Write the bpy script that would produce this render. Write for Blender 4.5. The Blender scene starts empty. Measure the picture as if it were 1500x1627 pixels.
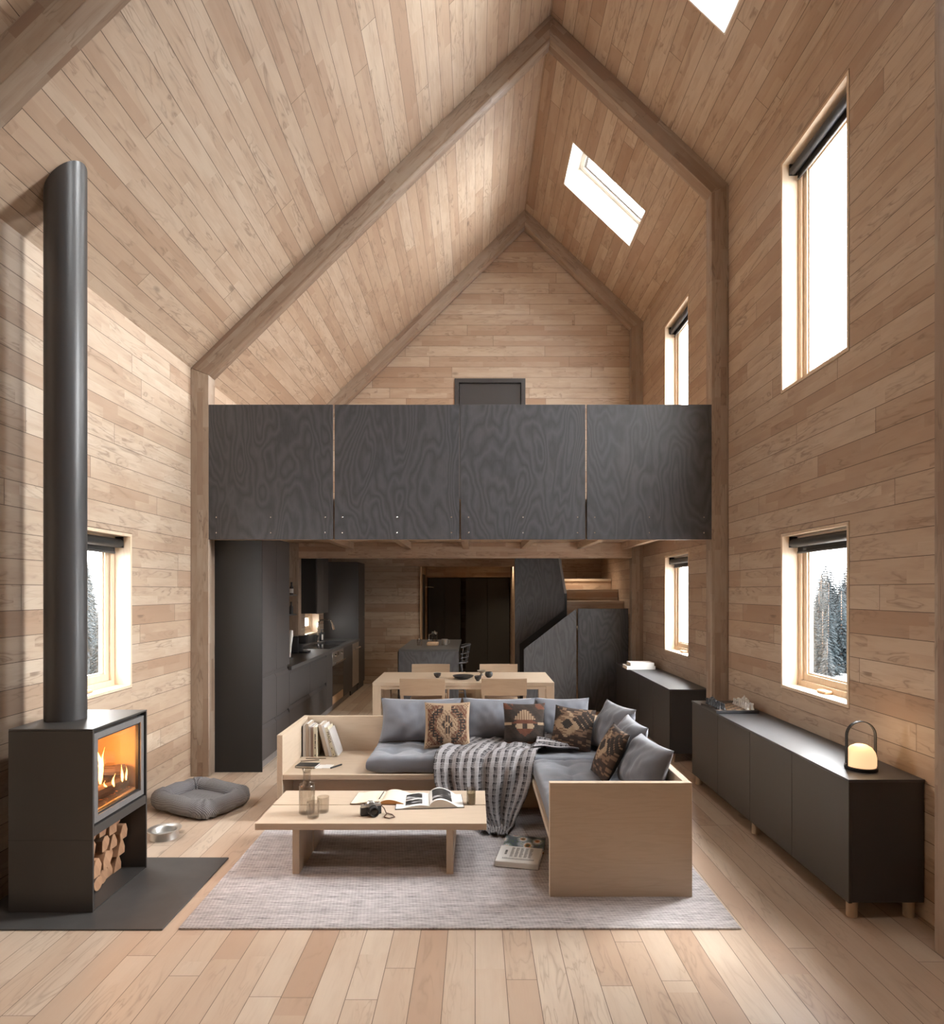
import bpy, bmesh, math, random
from mathutils import Vector, Matrix, noise as mnoise

S = bpy.context.scene
COL = S.collection
PI = math.pi
R = math.radians

# ------------------------------------------------------------------ helpers
def wl(o):
    v = Vector(o.location)
    while o.parent:
        o = o.parent
        v += Vector(o.location)
    return v

def tag(o, label=None, cat=None, group=None, kind=None):
    if label: o['label'] = label
    if cat: o['category'] = cat
    if group: o['group'] = group
    if kind: o['kind'] = kind
    return o

def thing(name, label, cat, loc, rz=0.0, group=None):
    o = bpy.data.objects.new(name, None)
    o.empty_display_size = 0.1
    COL.objects.link(o)
    o.location = loc
    o.rotation_euler = (0, 0, rz)
    return tag(o, label, cat, group)

def dup(root, loc=None, rot=None, label=None):
    r = root.copy(); COL.objects.link(r)
    if loc is not None: r.location = loc
    if rot is not None: r.rotation_euler = rot
    if label: r['label'] = label
    for ch in list(root.children):
        c = ch.copy(); COL.objects.link(c); c.parent = r
        for g in list(ch.children):
            d = g.copy(); COL.objects.link(d); d.parent = c
    return r

class MB:
    """collects shapes in one bmesh and links it as ONE mesh object"""
    def __init__(s):
        s.bm = bmesh.new()
        s.uv = s.bm.loops.layers.uv.new('UVMap')
    def face(s, vs):
        try: return s.bm.faces.new(vs)
        except ValueError: return None
    def box(s, x0, x1, y0, y1, z0, z1, bev=0.0, seg=1):
        v = [s.bm.verts.new(p) for p in ((x0,y0,z0),(x1,y0,z0),(x1,y1,z0),(x0,y1,z0),(x0,y0,z1),(x1,y0,z1),(x1,y1,z1),(x0,y1,z1))]
        fs = [s.face([v[i] for i in q]) for q in ((0,3,2,1),(4,5,6,7),(0,1,5,4),(1,2,6,5),(2,3,7,6),(3,0,4,7))]
        if bev > 0:
            es = list({e for f in fs for e in f.edges})
            bmesh.ops.bevel(s.bm, geom=es, offset=bev, segments=seg, profile=0.5, affect='EDGES')
        return s
    def hexa(s, pts, bev=0.0):
        v = [s.bm.verts.new(p) for p in pts]
        fs = [s.face([v[i] for i in q]) for q in ((0,3,2,1),(4,5,6,7),(0,1,5,4),(1,2,6,5),(2,3,7,6),(3,0,4,7))]
        if bev > 0:
            es = list({e for f in fs for e in f.edges})
            bmesh.ops.bevel(s.bm, geom=es, offset=bev, segments=1, affect='EDGES')
        return s
    def prism(s, poly, axis, a0, a1, bev=0.0):
        """poly in the plane of the other two axes (x: y,z; y: x,z; z: x,y)"""
        def P(p, a):
            return (a, p[0], p[1]) if axis == 'x' else (p[0], a, p[1]) if axis == 'y' else (p[0], p[1], a)
        b = [s.bm.verts.new(P(p, a0)) for p in poly]
        t = [s.bm.verts.new(P(p, a1)) for p in poly]
        n = len(poly)
        fs = [s.face(b[::-1]), s.face(t)]
        for i in range(n):
            fs.append(s.face([b[i], b[(i+1) % n], t[(i+1) % n], t[i]]))
        fs = [f for f in fs if f]
        if bev > 0:
            es = list({e for f in fs for e in f.edges})
            bmesh.ops.bevel(s.bm, geom=es, offset=bev, segments=1, affect='EDGES')
        bmesh.ops.recalc_face_normals(s.bm, faces=[f for f in fs if f.is_valid])
        return s
    def cyl(s, p0, p1, r0, r1=None, n=20, cap=True):
        r1 = r0 if r1 is None else r1
        return s.tube([p0, p1], [r0, r1], n, cap)
    def tube(s, pts, r, n=10, cap=True, closed=False):
        pts = [Vector(p) for p in pts]
        m = len(pts)
        rs = r if isinstance(r, (list, tuple)) else [r]*m
        rings = []
        up = None
        for i, p in enumerate(pts):
            if closed:
                d = pts[(i+1) % m] - pts[i-1]
            else:
                d = pts[min(i+1, m-1)] - pts[max(i-1, 0)]
            d.normalize()
            if up is None:
                up = Vector((0,0,1)) if abs(d.z) < .9 else Vector((1,0,0))
            a = d.cross(up)
            if a.length < 1e-5: a = d.orthogonal()
            a.normalize()
            b = a.cross(d).normalized()
            up = b
            rings.append([s.bm.verts.new(p + (a*math.cos(2*PI*k/n) + b*math.sin(2*PI*k/n))*rs[i]) for k in range(n)])
        rng = range(m) if closed else range(m-1)
        for i in rng:
            A, B = rings[i], rings[(i+1) % m]
            for k in range(n):
                s.face([A[k], B[k], B[(k+1) % n], A[(k+1) % n]])
        if cap and not closed:
            s.face(rings[0]); s.face(rings[-1][::-1])
        return s
    def lathe(s, prof, c=(0,0,0), n=28, ax='z'):
        rings = []
        for r, z in prof:
            if r < 1e-6:
                rings.append([s.bm.verts.new((c[0], c[1], c[2]+z))])
            else:
                rings.append([s.bm.verts.new((c[0]+r*math.cos(2*PI*k/n), c[1]+r*math.sin(2*PI*k/n), c[2]+z)) for k in range(n)])
        for A, B in zip(rings, rings[1:]):
            for k in range(n):
                k2 = (k+1) % n
                if len(A) == 1 and len(B) == 1: continue
                if len(A) == 1: s.face([A[0], B[k2], B[k]])
                elif len(B) == 1: s.face([A[k], A[k2], B[0]])
                else: s.face([A[k], A[k2], B[k2], B[k]])
        return s
    def grid(s, f, nu, nv):
        vs = [[s.bm.verts.new(f(i/nu, j/nv)) for j in range(nv+1)] for i in range(nu+1)]
        for i in range(nu):
            for j in range(nv):
                fc = s.face([vs[i][j], vs[i+1][j], vs[i+1][j+1], vs[i][j+1]])
                if fc:
                    for l, (a, b) in zip(fc.loops, ((i,j),(i+1,j),(i+1,j+1),(i,j+1))):
                        l[s.uv].uv = (a/nu, b/nv)
        return vs
    def xf(s, M):
        bmesh.ops.transform(s.bm, matrix=M, verts=s.bm.verts)
        return s
    def build(s, name, mat, parent=None, local=False, smooth=35, weld=False, recalc=True):
        if weld: bmesh.ops.remove_doubles(s.bm, verts=s.bm.verts, dist=1e-5)
        if recalc: bmesh.ops.recalc_face_normals(s.bm, faces=s.bm.faces)
        me = bpy.data.meshes.new(name)
        if parent is not None and not local:
            bmesh.ops.translate(s.bm, vec=-wl(parent), verts=s.bm.verts)
        s.bm.to_mesh(me); s.bm.free()
        if mat: me.materials.append(mat)
        if smooth and len(me.polygons):
            me.polygons.foreach_set('use_smooth', [True]*len(me.polygons))
            me.set_sharp_from_angle(angle=R(smooth))
        o = bpy.data.objects.new(name, me)
        COL.objects.link(o)
        if parent is not None: o.parent = parent
        return o

def at_base(o, base):
    """move a one-mesh thing's origin to its base without moving the mesh"""
    b = Vector(base)
    o.data.transform(Matrix.Translation(-b))
    o.location = b
    return o

def cells(u0, u1, v0, v1, holes):
    us = sorted({u0, u1, *[h[0] for h in holes], *[h[1] for h in holes]})
    vs = sorted({v0, v1, *[h[2] for h in holes], *[h[3] for h in holes]})
    us = [u for u in us if u0 <= u <= u1]; vs = [v for v in vs if v0 <= v <= v1]
    out = []
    for a, b in zip(us, us[1:]):
        for c, d in zip(vs, vs[1:]):
            mu, mv = (a+b)/2, (c+d)/2
            if any(h[0] < mu < h[1] and h[2] < mv < h[3] for h in holes): continue
            out.append((a, b, c, d))
    return out

# ------------------------------------------------------------------ materials
class G:
    def __init__(s, name):
        s.mat = bpy.data.materials.new(name)
        s.mat.use_nodes = True
        s.nt = s.mat.node_tree
        s.b = s.nt.nodes['Principled BSDF']
        s.out = s.nt.nodes['Material Output']
    def n(s, t, **kw):
        x = s.nt.nodes.new(t)
        for k, v in kw.items(): setattr(x, k, v)
        return x
    def put(s, sock, v):
        if hasattr(v, 'is_linked'): s.nt.links.new(v, sock)
        elif isinstance(v, (tuple, list)) and len(v) == 3 and sock.type == 'RGBA': sock.default_value = (*v, 1)
        else: sock.default_value = v
    def m(s, op, a, b=None, c=None, clamp=False):
        x = s.n('ShaderNodeMath', operation=op, use_clamp=clamp)
        for i, v in enumerate((a, b, c)):
            if v is not None: s.put(x.inputs[i], v)
        return x.outputs[0]
    def dot(s, v, d):
        x = s.n('ShaderNodeVectorMath', operation='DOT_PRODUCT')
        s.put(x.inputs[0], v); x.inputs[1].default_value = d
        return x.outputs['Value']
    def comb(s, x, y, z):
        c = s.n('ShaderNodeCombineXYZ')
        for i, v in enumerate((x, y, z)): s.put(c.inputs[i], v)
        return c.outputs[0]
    def co(s, which='Object'):
        return s.n('ShaderNodeTexCoord').outputs[which]
    def white(s, v):
        w = s.n('ShaderNodeTexWhiteNoise', noise_dimensions='3D')
        s.put(w.inputs['Vector'], v)
        return w.outputs['Value']
    def noise(s, v, scale=1, det=2, rough=.5, dist=0):
        w = s.n('ShaderNodeTexNoise')
        s.put(w.inputs['Vector'], v)
        w.inputs['Scale'].default_value = scale
        w.inputs['Detail'].default_value = det
        w.inputs['Roughness'].default_value = rough
        w.inputs['Distortion'].default_value = dist
        return w.outputs[0]
    def mix(s, f, a, b, blend='MIX'):
        x = s.n('ShaderNodeMix', data_type='RGBA', blend_type=blend)
        s.put(x.inputs[0], f); s.put(x.inputs[6], a); s.put(x.inputs[7], b)
        return x.outputs[2]
    def ramp(s, f, stops, interp='LINEAR'):
        x = s.n('ShaderNodeValToRGB')
        x.color_ramp.interpolation = interp
        els = x.color_ramp.elements
        while len(els) < len(stops): els.new(.5)
        for e, (p, c) in zip(els, stops):
            e.position = p
            e.color = (*c, 1) if isinstance(c, tuple) else (c, c, c, 1)
        s.put(x.inputs[0], f)
        return x.outputs[0]
    def bump(s, h, st=.3, d=.01):
        x = s.n('ShaderNodeBump')
        x.inputs['Strength'].default_value = st
        x.inputs['Distance'].default_value = d
        s.put(x.inputs['Height'], h)
        s.nt.links.new(x.outputs[0], s.b.inputs['Normal'])
    def set(s, **kw):
        for k, v in kw.items(): s.put(s.b.inputs[k.replace('_', ' ')], v)
        return s.mat

def plain(name, col, rough=.5, metal=0.0, var=.08, scale=6, bump=0.0, bscale=60, spec=None):
    g = G(name)
    c = g.co()
    n = g.noise(c, scale, 4, .6)
    a = tuple(max(0, x*(1-var)) for x in col); b = tuple(min(1, x*(1+var)) for x in col)
    g.set(Base_Color=g.mix(n, a, b), Roughness=rough, Metallic=metal)
    if spec is not None: g.b.inputs['Specular IOR Level'].default_value = spec
    if bump: g.bump(g.noise(c, bscale, 3, .6), bump, .004)
    return g.mat

def boards(name, du, dv, w, L, light, mid, dark, groove=.004, gdark=.30, rough=.5, lane=2, sub=.55, voff=0.0, seamL=True, blotch=1.0):
    """timber boards: run along du, stacked along dv, width w, length L, finger-jointed lanes inside each board"""
    g = G(name)
    c = g.co()
    u = g.dot(c, du); v = g.m('ADD', g.dot(c, dv), voff)
    vb = g.m('DIVIDE', v, w)
    row = g.m('FLOOR', vb); fv = g.m('FRACT', vb)
    r1 = g.white(g.comb(row, 3.7, 1.1))
    ub = g.m('ADD', g.m('DIVIDE', u, L), g.m('MULTIPLY', r1, 17.3))
    colm = g.m('FLOOR', ub); fu = g.m('FRACT', ub)
    r2 = g.white(g.comb(row, colm, 9.1))
    ln = g.m('FLOOR', g.m('MULTIPLY', vb, lane))
    r3 = g.white(g.comb(ln, 5.2, 7.7))
    sb = g.m('FLOOR', g.m('ADD', g.m('DIVIDE', u, sub), g.m('MULTIPLY', r3, 11.0)))
    r4 = g.white(g.comb(ln, sb, 2.3))
    # figure: contour lines of a stretched noise, different in each stave
    seed = g.m('ADD', g.m('MULTIPLY', r2, 40.0), g.m('MULTIPLY', r4, 9.0))
    big = g.noise(g.comb(g.m('MULTIPLY', u, 1.7), g.m('MULTIPLY', v, 9.0), seed), 1, 3, .55, .6)
    line = g.m('PINGPONG', g.m('MULTIPLY', big, 7.0), 0.5)
    fig = g.ramp(line, [(0.0, 1.0), (0.10, .35), (0.28, 0.0)])
    figmask = g.ramp(g.noise(g.comb(g.m('MULTIPLY', u, 1.3), g.m('MULTIPLY', v, 3.0), seed), 1, 2, .5), [(.45, 0.0), (.63, 1.0)])
    fine = g.noise(g.comb(g.m('MULTIPLY', u, 5.0), g.m('MULTIPLY', v, 110.0), seed), 1, 3, .6)
    blot = g.ramp(g.noise(g.comb(g.m('MULTIPLY', u, 2.2), g.m('MULTIPLY', v, 10.0), g.m('ADD', seed, 4.0)), 1, 3, .6), [(.42, 0.0), (.72, 1.0)])
    t = g.m('ADD', g.m('MULTIPLY', r2, .7), g.m('MULTIPLY', r4, .3))
    base = g.ramp(t, [(0.12, light), (.55, mid), (.95, dark)])
    base = g.mix(g.m('MULTIPLY', blot, .6*blotch), base, dark)
    base = g.mix(g.m('MULTIPLY', g.m('MULTIPLY', fig, figmask), .7*blotch), base, tuple(x*.62 for x in dark))
    base = g.mix(g.m('MULTIPLY', g.m('SUBTRACT', fine, .5), .55, clamp=True), base, tuple(x*.7 for x in mid))
    # knots
    kn = g.n('ShaderNodeTexVoronoi'); kn.inputs['Scale'].default_value = 1
    g.put(kn.inputs['Vector'], g.comb(g.m('MULTIPLY', u, .9), g.m('MULTIPLY', v, 1.9), seed))
    kf = g.ramp(kn.outputs['Distance'], [(0.0, 1.0), (.035, .7), (.06, 0.0)])
    base = g.mix(g.m('MULTIPLY', kf, .7), base, tuple(x*.35 for x in dark))
    # joints
    if groove > 0:
        ev = g.m('MULTIPLY', g.m('MINIMUM', fv, g.m('SUBTRACT', 1.0, fv)), w)
        j = g.m('LESS_THAN', ev, groove/2)
        if seamL:
            eu = g.m('MULTIPLY', g.m('MINIMUM', fu, g.m('SUBTRACT', 1.0, fu)), L)
            j = g.m('MAXIMUM', j, g.m('LESS_THAN', eu, groove*.45))
        base = g.mix(j, base, tuple(x*gdark for x in dark))
        h = g.m('ADD', g.m('MULTIPLY', fine, .25), g.m('MULTIPLY', j, -1.0))
    else:
        h = fine
    g.bump(h, .25, .003)
    return g.set(Base_Color=base, Roughness=rough)

def oak(name, du, dv, c1, c2, rough=.5):
    g = G(name)
    c = g.co()
    u = g.dot(c, du); v = g.dot(c, dv)
    rnd = g.n('ShaderNodeObjectInfo').outputs['Random']
    seed = g.m('MULTIPLY', rnd, 30.0)
    fine = g.noise(g.comb(g.m('MULTIPLY', u, 6.0), g.m('MULTIPLY', v, 160.0), seed), 1, 3, .6)
    big = g.noise(g.comb(g.m('MULTIPLY', u, 1.6), g.m('MULTIPLY', v, 14.0), seed), 1, 3, .55, .8)
    line = g.ramp(g.m('PINGPONG', g.m('MULTIPLY', big, 5.0), .5), [(0, 1.0), (.3, 0.0)])
    f = g.m('ADD', g.m('MULTIPLY', fine, .6), g.m('MULTIPLY', line, .28), clamp=True)
    g.bump(fine, .08, .002)
    return g.set(Base_Color=g.mix(f, c1, c2), Roughness=rough)

def plywood(name, c1, c2, du=(0,0,1), dv=(1,0,0)):
    g = G(name)
    c = g.co()
    u = g.dot(c, du); v = g.dot(c, dv)
    rnd = g.n('ShaderNodeObjectInfo').outputs['Random']
    seed = g.m('MULTIPLY', rnd, 57.0)
    big = g.noise(g.comb(g.m('MULTIPLY', u, .85), g.m('MULTIPLY', v, 2.6), seed), 1, 2, .5, .35)
    warp = g.noise(g.comb(g.m('MULTIPLY', u, 9.0), g.m('MULTIPLY', v, 16.0), seed), 1, 2, .5)
    k = g.m('ADD', g.m('MULTIPLY', big, 17.0), g.m('MULTIPLY', warp, .8))
    line = g.ramp(g.m('PINGPONG', k, .5), [(0, 1.0), (.5, 0.0)])
    fine = g.noise(g.comb(g.m('MULTIPLY', u, 7.0), g.m('MULTIPLY', v, 190.0), seed), 1, 3, .6)
    f = g.m('ADD', g.m('MULTIPLY', line, .55), g.m('MULTIPLY', fine, .55), clamp=True)
    g.bump(g.m('ADD', fine, g.m('MULTIPLY', line, .5)), .2, .002)
    return g.set(Base_Color=g.mix(f, c1, c2), Roughness=.5)

def fabric(name, c1, c2, scale=420, bump=.35, rough=.95):
    g = G(name)
    c = g.co()
    n = g.noise(c, scale, 2, .6)
    n2 = g.noise(c, 9, 3, .6)
    col = g.mix(g.m('ADD', g.m('MULTIPLY', n, .75), g.m('MULTIPLY', n2, .25)), c1, c2)
    g.bump(n, bump, .002)
    g.b.inputs['Sheen Weight'].default_value = .25
    g.b.inputs['Specular IOR Level'].default_value = .2
    return g.set(Base_Color=col, Roughness=rough)

def thin_glass(name, tint=(1,1,1), refl=.07, rough=0.0):
    g = G(name)
    t = g.n('ShaderNodeBsdfTransparent'); t.inputs[0].default_value = (*tint, 1)
    gl = g.n('ShaderNodeBsdfGlossy'); gl.inputs['Roughness'].default_value = rough
    lw = g.n('ShaderNodeLayerWeight'); lw.inputs['Blend'].default_value = .25
    mx = g.n('ShaderNodeMixShader')
    f = g.m('ADD', g.m('MULTIPLY', lw.outputs['Facing'], refl*3), refl*.4, clamp=True)
    g.put(mx.inputs[0], f)
    g.nt.links.new(t.outputs[0], mx.inputs[1]); g.nt.links.new(gl.outputs[0], mx.inputs[2])
    g.nt.links.new(mx.outputs[0], g.out.inputs['Surface'])
    return g.mat

def emit(name, col, st, col2=None):
    g = G(name)
    if col2:
        n = g.noise(g.co(), 14, 2, .5)
        g.put(g.b.inputs['Emission Color'], g.mix(n, col, col2))
    else:
        g.b.inputs['Emission Color'].default_value = (*col, 1)
    g.b.inputs['Emission Strength'].default_value = st
    return g.set(Base_Color=col, Roughness=.5)

M = {}
WL, WM, WD = (.56,.455,.35), (.485,.37,.27), (.37,.245,.165)
M['wall_side'] = boards('side wall boards', (0,1,0), (0,0,1), .15, 2.9, WL, WM, WD, voff=.03)
M['wall_gable'] = boards('gable boards', (1,0,0), (0,0,1), .15, 2.0, WL, WM, WD)
M['floor'] = boards('floor boards', (0,1,0), (1,0,0), .138, 2.4, (.59,.485,.38), (.52,.40,.30), (.42,.285,.20), groove=.003, rough=.42, lane=1, sub=1.7, blotch=.7)
KL, KR = (7.126-3.82)/(.70+2.66), .95
cl = math.hypot(1, KL); cr = math.hypot(1, KR)
M['roof_left'] = boards('left ceiling boards', (0,1,0), (cl,0,0), .14, 2.9, (.59,.485,.375), (.52,.40,.295), (.40,.275,.19), rough=.55)
M['roof_right'] = boards('right ceiling boards', (0,1,0), (cr,0,0), .14, 2.9, WL, WM, WD, rough=.55)
T1, T2, T3 = (.39,.315,.245), (.35,.27,.205), (.25,.165,.115)
M['post'] = boards('post timber', (0,0,1), (1,1,0), .055, 1.1, T1, T2, T3, groove=0, lane=1, sub=.5)
M['raft_l'] = boards('left rafter timber', (1/cl,0,KL/cl), (-KL/cl,1,1/cl), .055, 1.2, T1, T2, T3, groove=0, lane=1, sub=.5)
M['raft_r'] = boards('right rafter timber', (1/cr,0,-KR/cr), (KR/cr,1,1/cr), .055, 1.2, T1, T2, T3, groove=0, lane=1, sub=.5)
M['beam'] = boards('beam timber', (1,0,0), (0,1,1), .07, .9, (.56,.43,.32), (.50,.37,.265), (.38,.245,.165), groove=0, lane=1, sub=.45)
M['joist'] = boards('joist timber', (0,1,0), (1,0,1), .1, 1.2, (.58,.43,.30), (.5,.36,.24), (.4,.26,.17), groove=0, lane=1, sub=.8)
M['casing'] = oak('window casing pine', (0,.4,1), (1,1,.15), (.76,.62,.46), (.62,.47,.33), .5)
M['jamb'] = oak('door lining pine', (0,0,1), (1,1,0), (.58,.40,.25), (.46,.30,.18), .5)
M['oakx'] = oak('oak along x', (1,0,0), (0,1,1), (.56,.45,.34), (.47,.365,.265))
M['oaky'] = oak('oak along y', (0,1,0), (1,0,1), (.56,.45,.34), (.47,.365,.265))
M['oakz'] = oak('oak upright', (0,0,1), (1,1,0), (.54,.43,.32), (.45,.345,.245))
M['oakchair'] = oak('warm oak chair wood', (1,0,0), (0,1,1), (.43,.315,.215), (.345,.24,.16))
M['oakpanel'] = oak('oak veneer panel', (1,.2,0), (0,.3,1), (.57,.46,.35), (.46,.36,.262))
M['ply'] = plywood('black stained plywood', (.078,.078,.082), (.031,.031,.034))
M['ply_grey'] = plywood('grey stained plywood', (.13,.13,.137), (.065,.065,.069))
M['charcoal'] = plain('charcoal cabinet laminate', (.066,.060,.058), .48, var=.04)
M['sideboard'] = plain('charcoal sideboard laminate', (.041,.037,.035), .48, var=.04)
M['charcoal_top'] = plain('charcoal top', (.062,.06,.062), .42, var=.12, scale=30)
M['black'] = plain('matt black', (.016,.016,.016), .5)
M['worktop'] = plain('dark grey worktop', (.085,.083,.082), .4, var=.15, scale=40)
M['plinth'] = plain('lit edge grey', (.30,.29,.29), .4, metal=.3)
M['steel'] = plain('brushed steel', (.70,.69,.67), .38, metal=1.0, var=.05, scale=20)
M['chrome'] = plain('chrome', (.8,.8,.8), .12, metal=1.0, var=.02)
M['darkmetal'] = plain('stove steel', (.042,.039,.037), .42, var=.05)
M['flue'] = plain('flue pipe enamel', (.045,.043,.043), .36, var=.05, bump=.03, bscale=300)
M['castiron'] = plain('grey cast door frame', (.135,.13,.128), .5, var=.15, scale=30, bump=.1)
M['hearth'] = plain('slate hearth', (.06,.057,.055), .5, var=.35, scale=5, bump=.05, bscale=12)
M['fabric'] = fabric('grey linen', (.115,.12,.137), (.185,.19,.212))
M['fabric2'] = fabric('grey futon cotton', (.125,.132,.152), (.20,.208,.235))
M['white'] = plain('white painted lining', (.80,.77,.71), .5, var=.02)
M['paper'] = plain('paper', (.78,.76,.72), .7, var=.03)
M['cream'] = plain('cream paper', (.74,.66,.52), .7, var=.04)
M['glass'] = thin_glass('window glass', (1,1,1), .05)
M['oven_glass'] = plain('oven glass', (.012,.011,.011), .08)
M['smoke'] = thin_glass('smoked glass', (.90,.88,.855), .16)
M['stove_glass'] = thin_glass('stove glass', (.92,.85,.78), .12)
M['ceramic'] = plain('dark stoneware', (.022,.022,.024), .35, var=.2, scale=40)
M['ceramic_b'] = plain('taupe stoneware', (.25,.22,.18), .5, var=.2, scale=40)
M['snow'] = plain('snow', (.62,.64,.67), .9, var=.05, scale=.5)
M['door'] = plain('dark painted door', (.045,.043,.043), .45, var=.04)
M['wardrobe'] = plain('black wardrobe', (.03,.029,.028), .5, var=.04)
M['firebrick'] = plain('pale firebrick', (.42,.27,.14), .8, var=.12, scale=12)
M['leather'] = plain('brown leather', (.10,.045,.025), .5)
M['wick_wax'] = plain('olive wax', (.30,.24,.13), .4)
M['bark'] = plain('bark', (.14,.085,.055), .9, var=.4, scale=30, bump=.6, bscale=40)
M['logend'] = boards('split firewood', (1,0,0), (0,.8,.6), .03, .3, (.62,.40,.25), (.52,.31,.18), (.36,.20,.115), groove=0, lane=1, sub=.2)
# ------------------------------------------------------------------ the setting
XL, XR = -2.66, 2.37
RX, RZ = .70, 7.126
ZL, ZR = 3.82, RZ-(XR-RX)*KR
YF, YB, YG = -2.0, 14.2, 9.05      # wall behind the camera, far end, upper gable
TH = .19

def zroof(x):
    return RZ-(RX-x)*KL if x < RX else RZ-(x-RX)*KR

def struct(o, label=None):
    o['kind'] = 'structure'
    if label: o['label'] = label
    return o

m = MB(); m.box(XL-TH, XR+TH, YF-TH, YB+TH, -.25, 0)
struct(m.build('floor', M['floor']))

WIN = []   # (wall, y0, y1, z0, z1)
for y0 in (4.0, 7.0):
    WIN.append(('R', y0, y0+.887, .99, 2.175))
    WIN.append(('R', y0, y0+.887, 3.26, 5.04))
WIN.append(('L', 4.0, 4.887, .99, 2.175))
WIN.append(('L', 9.85, 10.75, 1.03, 1.42))
GAP = .005
m = MB()
for a, b, c, d in cells(YF-TH, YB+TH, 0, ZR+.25, [(w[1]-GAP, w[2]+GAP, w[3]-GAP, w[4]+GAP) for w in WIN if w[0] == 'R']):
    m.box(XR, XR+TH, a, b, c, d)
struct(m.build('wall_right', M['wall_side']))
m = MB()
for a, b, c, d in cells(YF-TH, YB+TH, 0, ZL+.25, [(w[1]-GAP, w[2]+GAP, w[3]-GAP, w[4]+GAP) for w in WIN if w[0] == 'L']):
    m.box(XL-TH, XL, a, b, c, d)
struct(m.build('wall_left', M['wall_side']))

# gables
def gable(name, y0, y1, z0, holes=()):
    mm = MB()
    if holes:
        x0, x1, zt = holes
        zl = lambda x: zroof(x)+.1
        mm.prism([(XL, z0), (x0, z0), (x0, zl(x0)), (XL, zl(XL))], 'y', y0, y1)
        mm.prism([(x1, z0), (XR, z0), (XR, zl(XR)), (x1, zl(x1))] if x1 > RX else [(x1, z0), (XR, z0), (XR, zl(XR)), (RX, zl(RX)), (x1, zl(x1))], 'y', y0, y1)
        mm.prism([(x0, zt), (x1, zt), (x1, zl(x1)), (RX, zl(RX)), (x0, zl(x0))] if x1 > RX else [(x0, zt), (x1, zt), (x1, zl(x1)), (x0, zl(x0))], 'y', y0, y1)
    else:
        mm.prism([(XL, z0), (XR, z0), (XR, ZR+.1), (RX, RZ+.1), (XL, ZL+.1)], 'y', y0, y1)
    return struct(mm.build(name, M['wall_gable']))
gable('wall_gable', YG, YG+.15, 2.44, (-.294, .72, 4.784))
gable('wall_front', YF-.2, YF, 0)
gable('wall_end', YB+.1, YB+.3, 0)

# roof planes with skylights
SKY = [(4.08, 4.82), (7.05, 7.78), (1.05, 1.79)]  # last one is unseen, added to throw light on the front floor
SX0, SX1 = 1.09, 1.907
def roof(name, side, mat, holes):
    k = KL if side < 0 else KR
    cc = math.hypot(1, k)
    tmax = ((RX-XL) if side < 0 else (XR-RX))*cc + .45
    def P(y, t, n):
        x = RX + side*(t/cc) + side*n*k/cc
        z = RZ - t*k/cc + n/cc
        return (x, y, z)
    mm = MB()
    for a, b, c, d in cells(YF-TH, YB+TH, -.0, tmax, holes):
        mm.hexa([P(a,c,0), P(b,c,0), P(b,d,0), P(a,d,0), P(a,c,.35), P(b,c,.35), P(b,d,.35), P(a,d,.35)])
    return struct(mm.build(name, mat)), P
roof('ceiling', -1, M['roof_left'], [])
crr = math.hypot(1, KR)
T0, TT1 = (SX0-RX)*crr, (SX1-RX)*crr
_, PR = roof('ceiling', 1, M['roof_right'], [(a, b, T0, TT1) for a, b in SKY])
mm = MB(); mm.box(RX-.6, RX+.6, YF-TH, YB+TH, RZ+.2, RZ+.75)
struct(mm.build('trim_1', M['beam']))

def ring_hexa(mm, P, a, b, c, d, w, n0, n1):
    """rectangular ring in (a..b, c..d) of width w between heights n0..n1"""
    for (u0, u1, v0, v1) in ((a, b, c, c+w), (a, b, d-w, d), (a, a+w, c+w, d-w), (b-w, b, c+w, d-w)):
        mm.hexa([P(u0,v0,n0), P(u1,v0,n0), P(u1,v1,n0), P(u0,v1,n0), P(u0,v0,n1), P(u1,v0,n1), P(u1,v1,n1), P(u0,v1,n1)])

WN = 0
def portal(name, corners):
    """sky portal over an opening (guides daylight sampling, gives no light itself)"""
    a, b, c = [Vector(p) for p in corners]      # origin, +u, +v ; normal u x v points into the room
    u, v = b-a, c-a
    L = bpy.data.lights.new(name, 'AREA')
    L.shape = 'RECTANGLE'; L.size = u.length; L.size_y = v.length
    L.cycles.is_portal = True
    o = bpy.data.objects.new(name, L); COL.objects.link(o)
    n = u.cross(v).normalized()
    o.matrix_world = Matrix((( *[0]*4,),)*4) if False else Matrix.Translation(a+u/2+v/2) @ Matrix((u.normalized(), v.normalized(), n)).transposed().to_4x4() @ Matrix.Rotation(PI, 4, 'X')
    return o

for i, (a, b) in enumerate(SKY):
    WN += 1
    w = struct(thing('window_%d' % WN, 'skylight in the right ceiling slope', 'window', (1.5, a, zroof(1.5))))
    del w['category']
    mm = MB()
    ring_hexa(mm, PR, a-.0, b, T0, TT1, .012, -.002, .36)
    mm.build('lining', M['white'], w)
    mm = MB(); ring_hexa(mm, PR, a+.012, b-.012, T0+.012, TT1-.012, .05, .27, .33)
    mm.build('frame', M['white'], w)
    mm = MB(); ring_hexa(mm, PR, a+.062, b-.062, T0+.062, TT1-.062, .03, .295, .345)
    mm.build('sash', M['plinth'], w)
    mm = MB()
    A, B, c, d = a+.09, b-.09, T0+.09, TT1-.09
    mm.hexa([PR(A,c,.31), PR(B,c,.31), PR(B,d,.31), PR(A,d,.31), PR(A,c,.316), PR(B,c,.316), PR(B,d,.316), PR(A,d,.316)])
    mm.build('pane', M['glass'], w)
    p0, p1, p2 = PR(a, T0, .36), PR(b, T0, .36), PR(a, TT1, .36)
    portal('skylight_portal', (p0, p1, p2))

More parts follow.
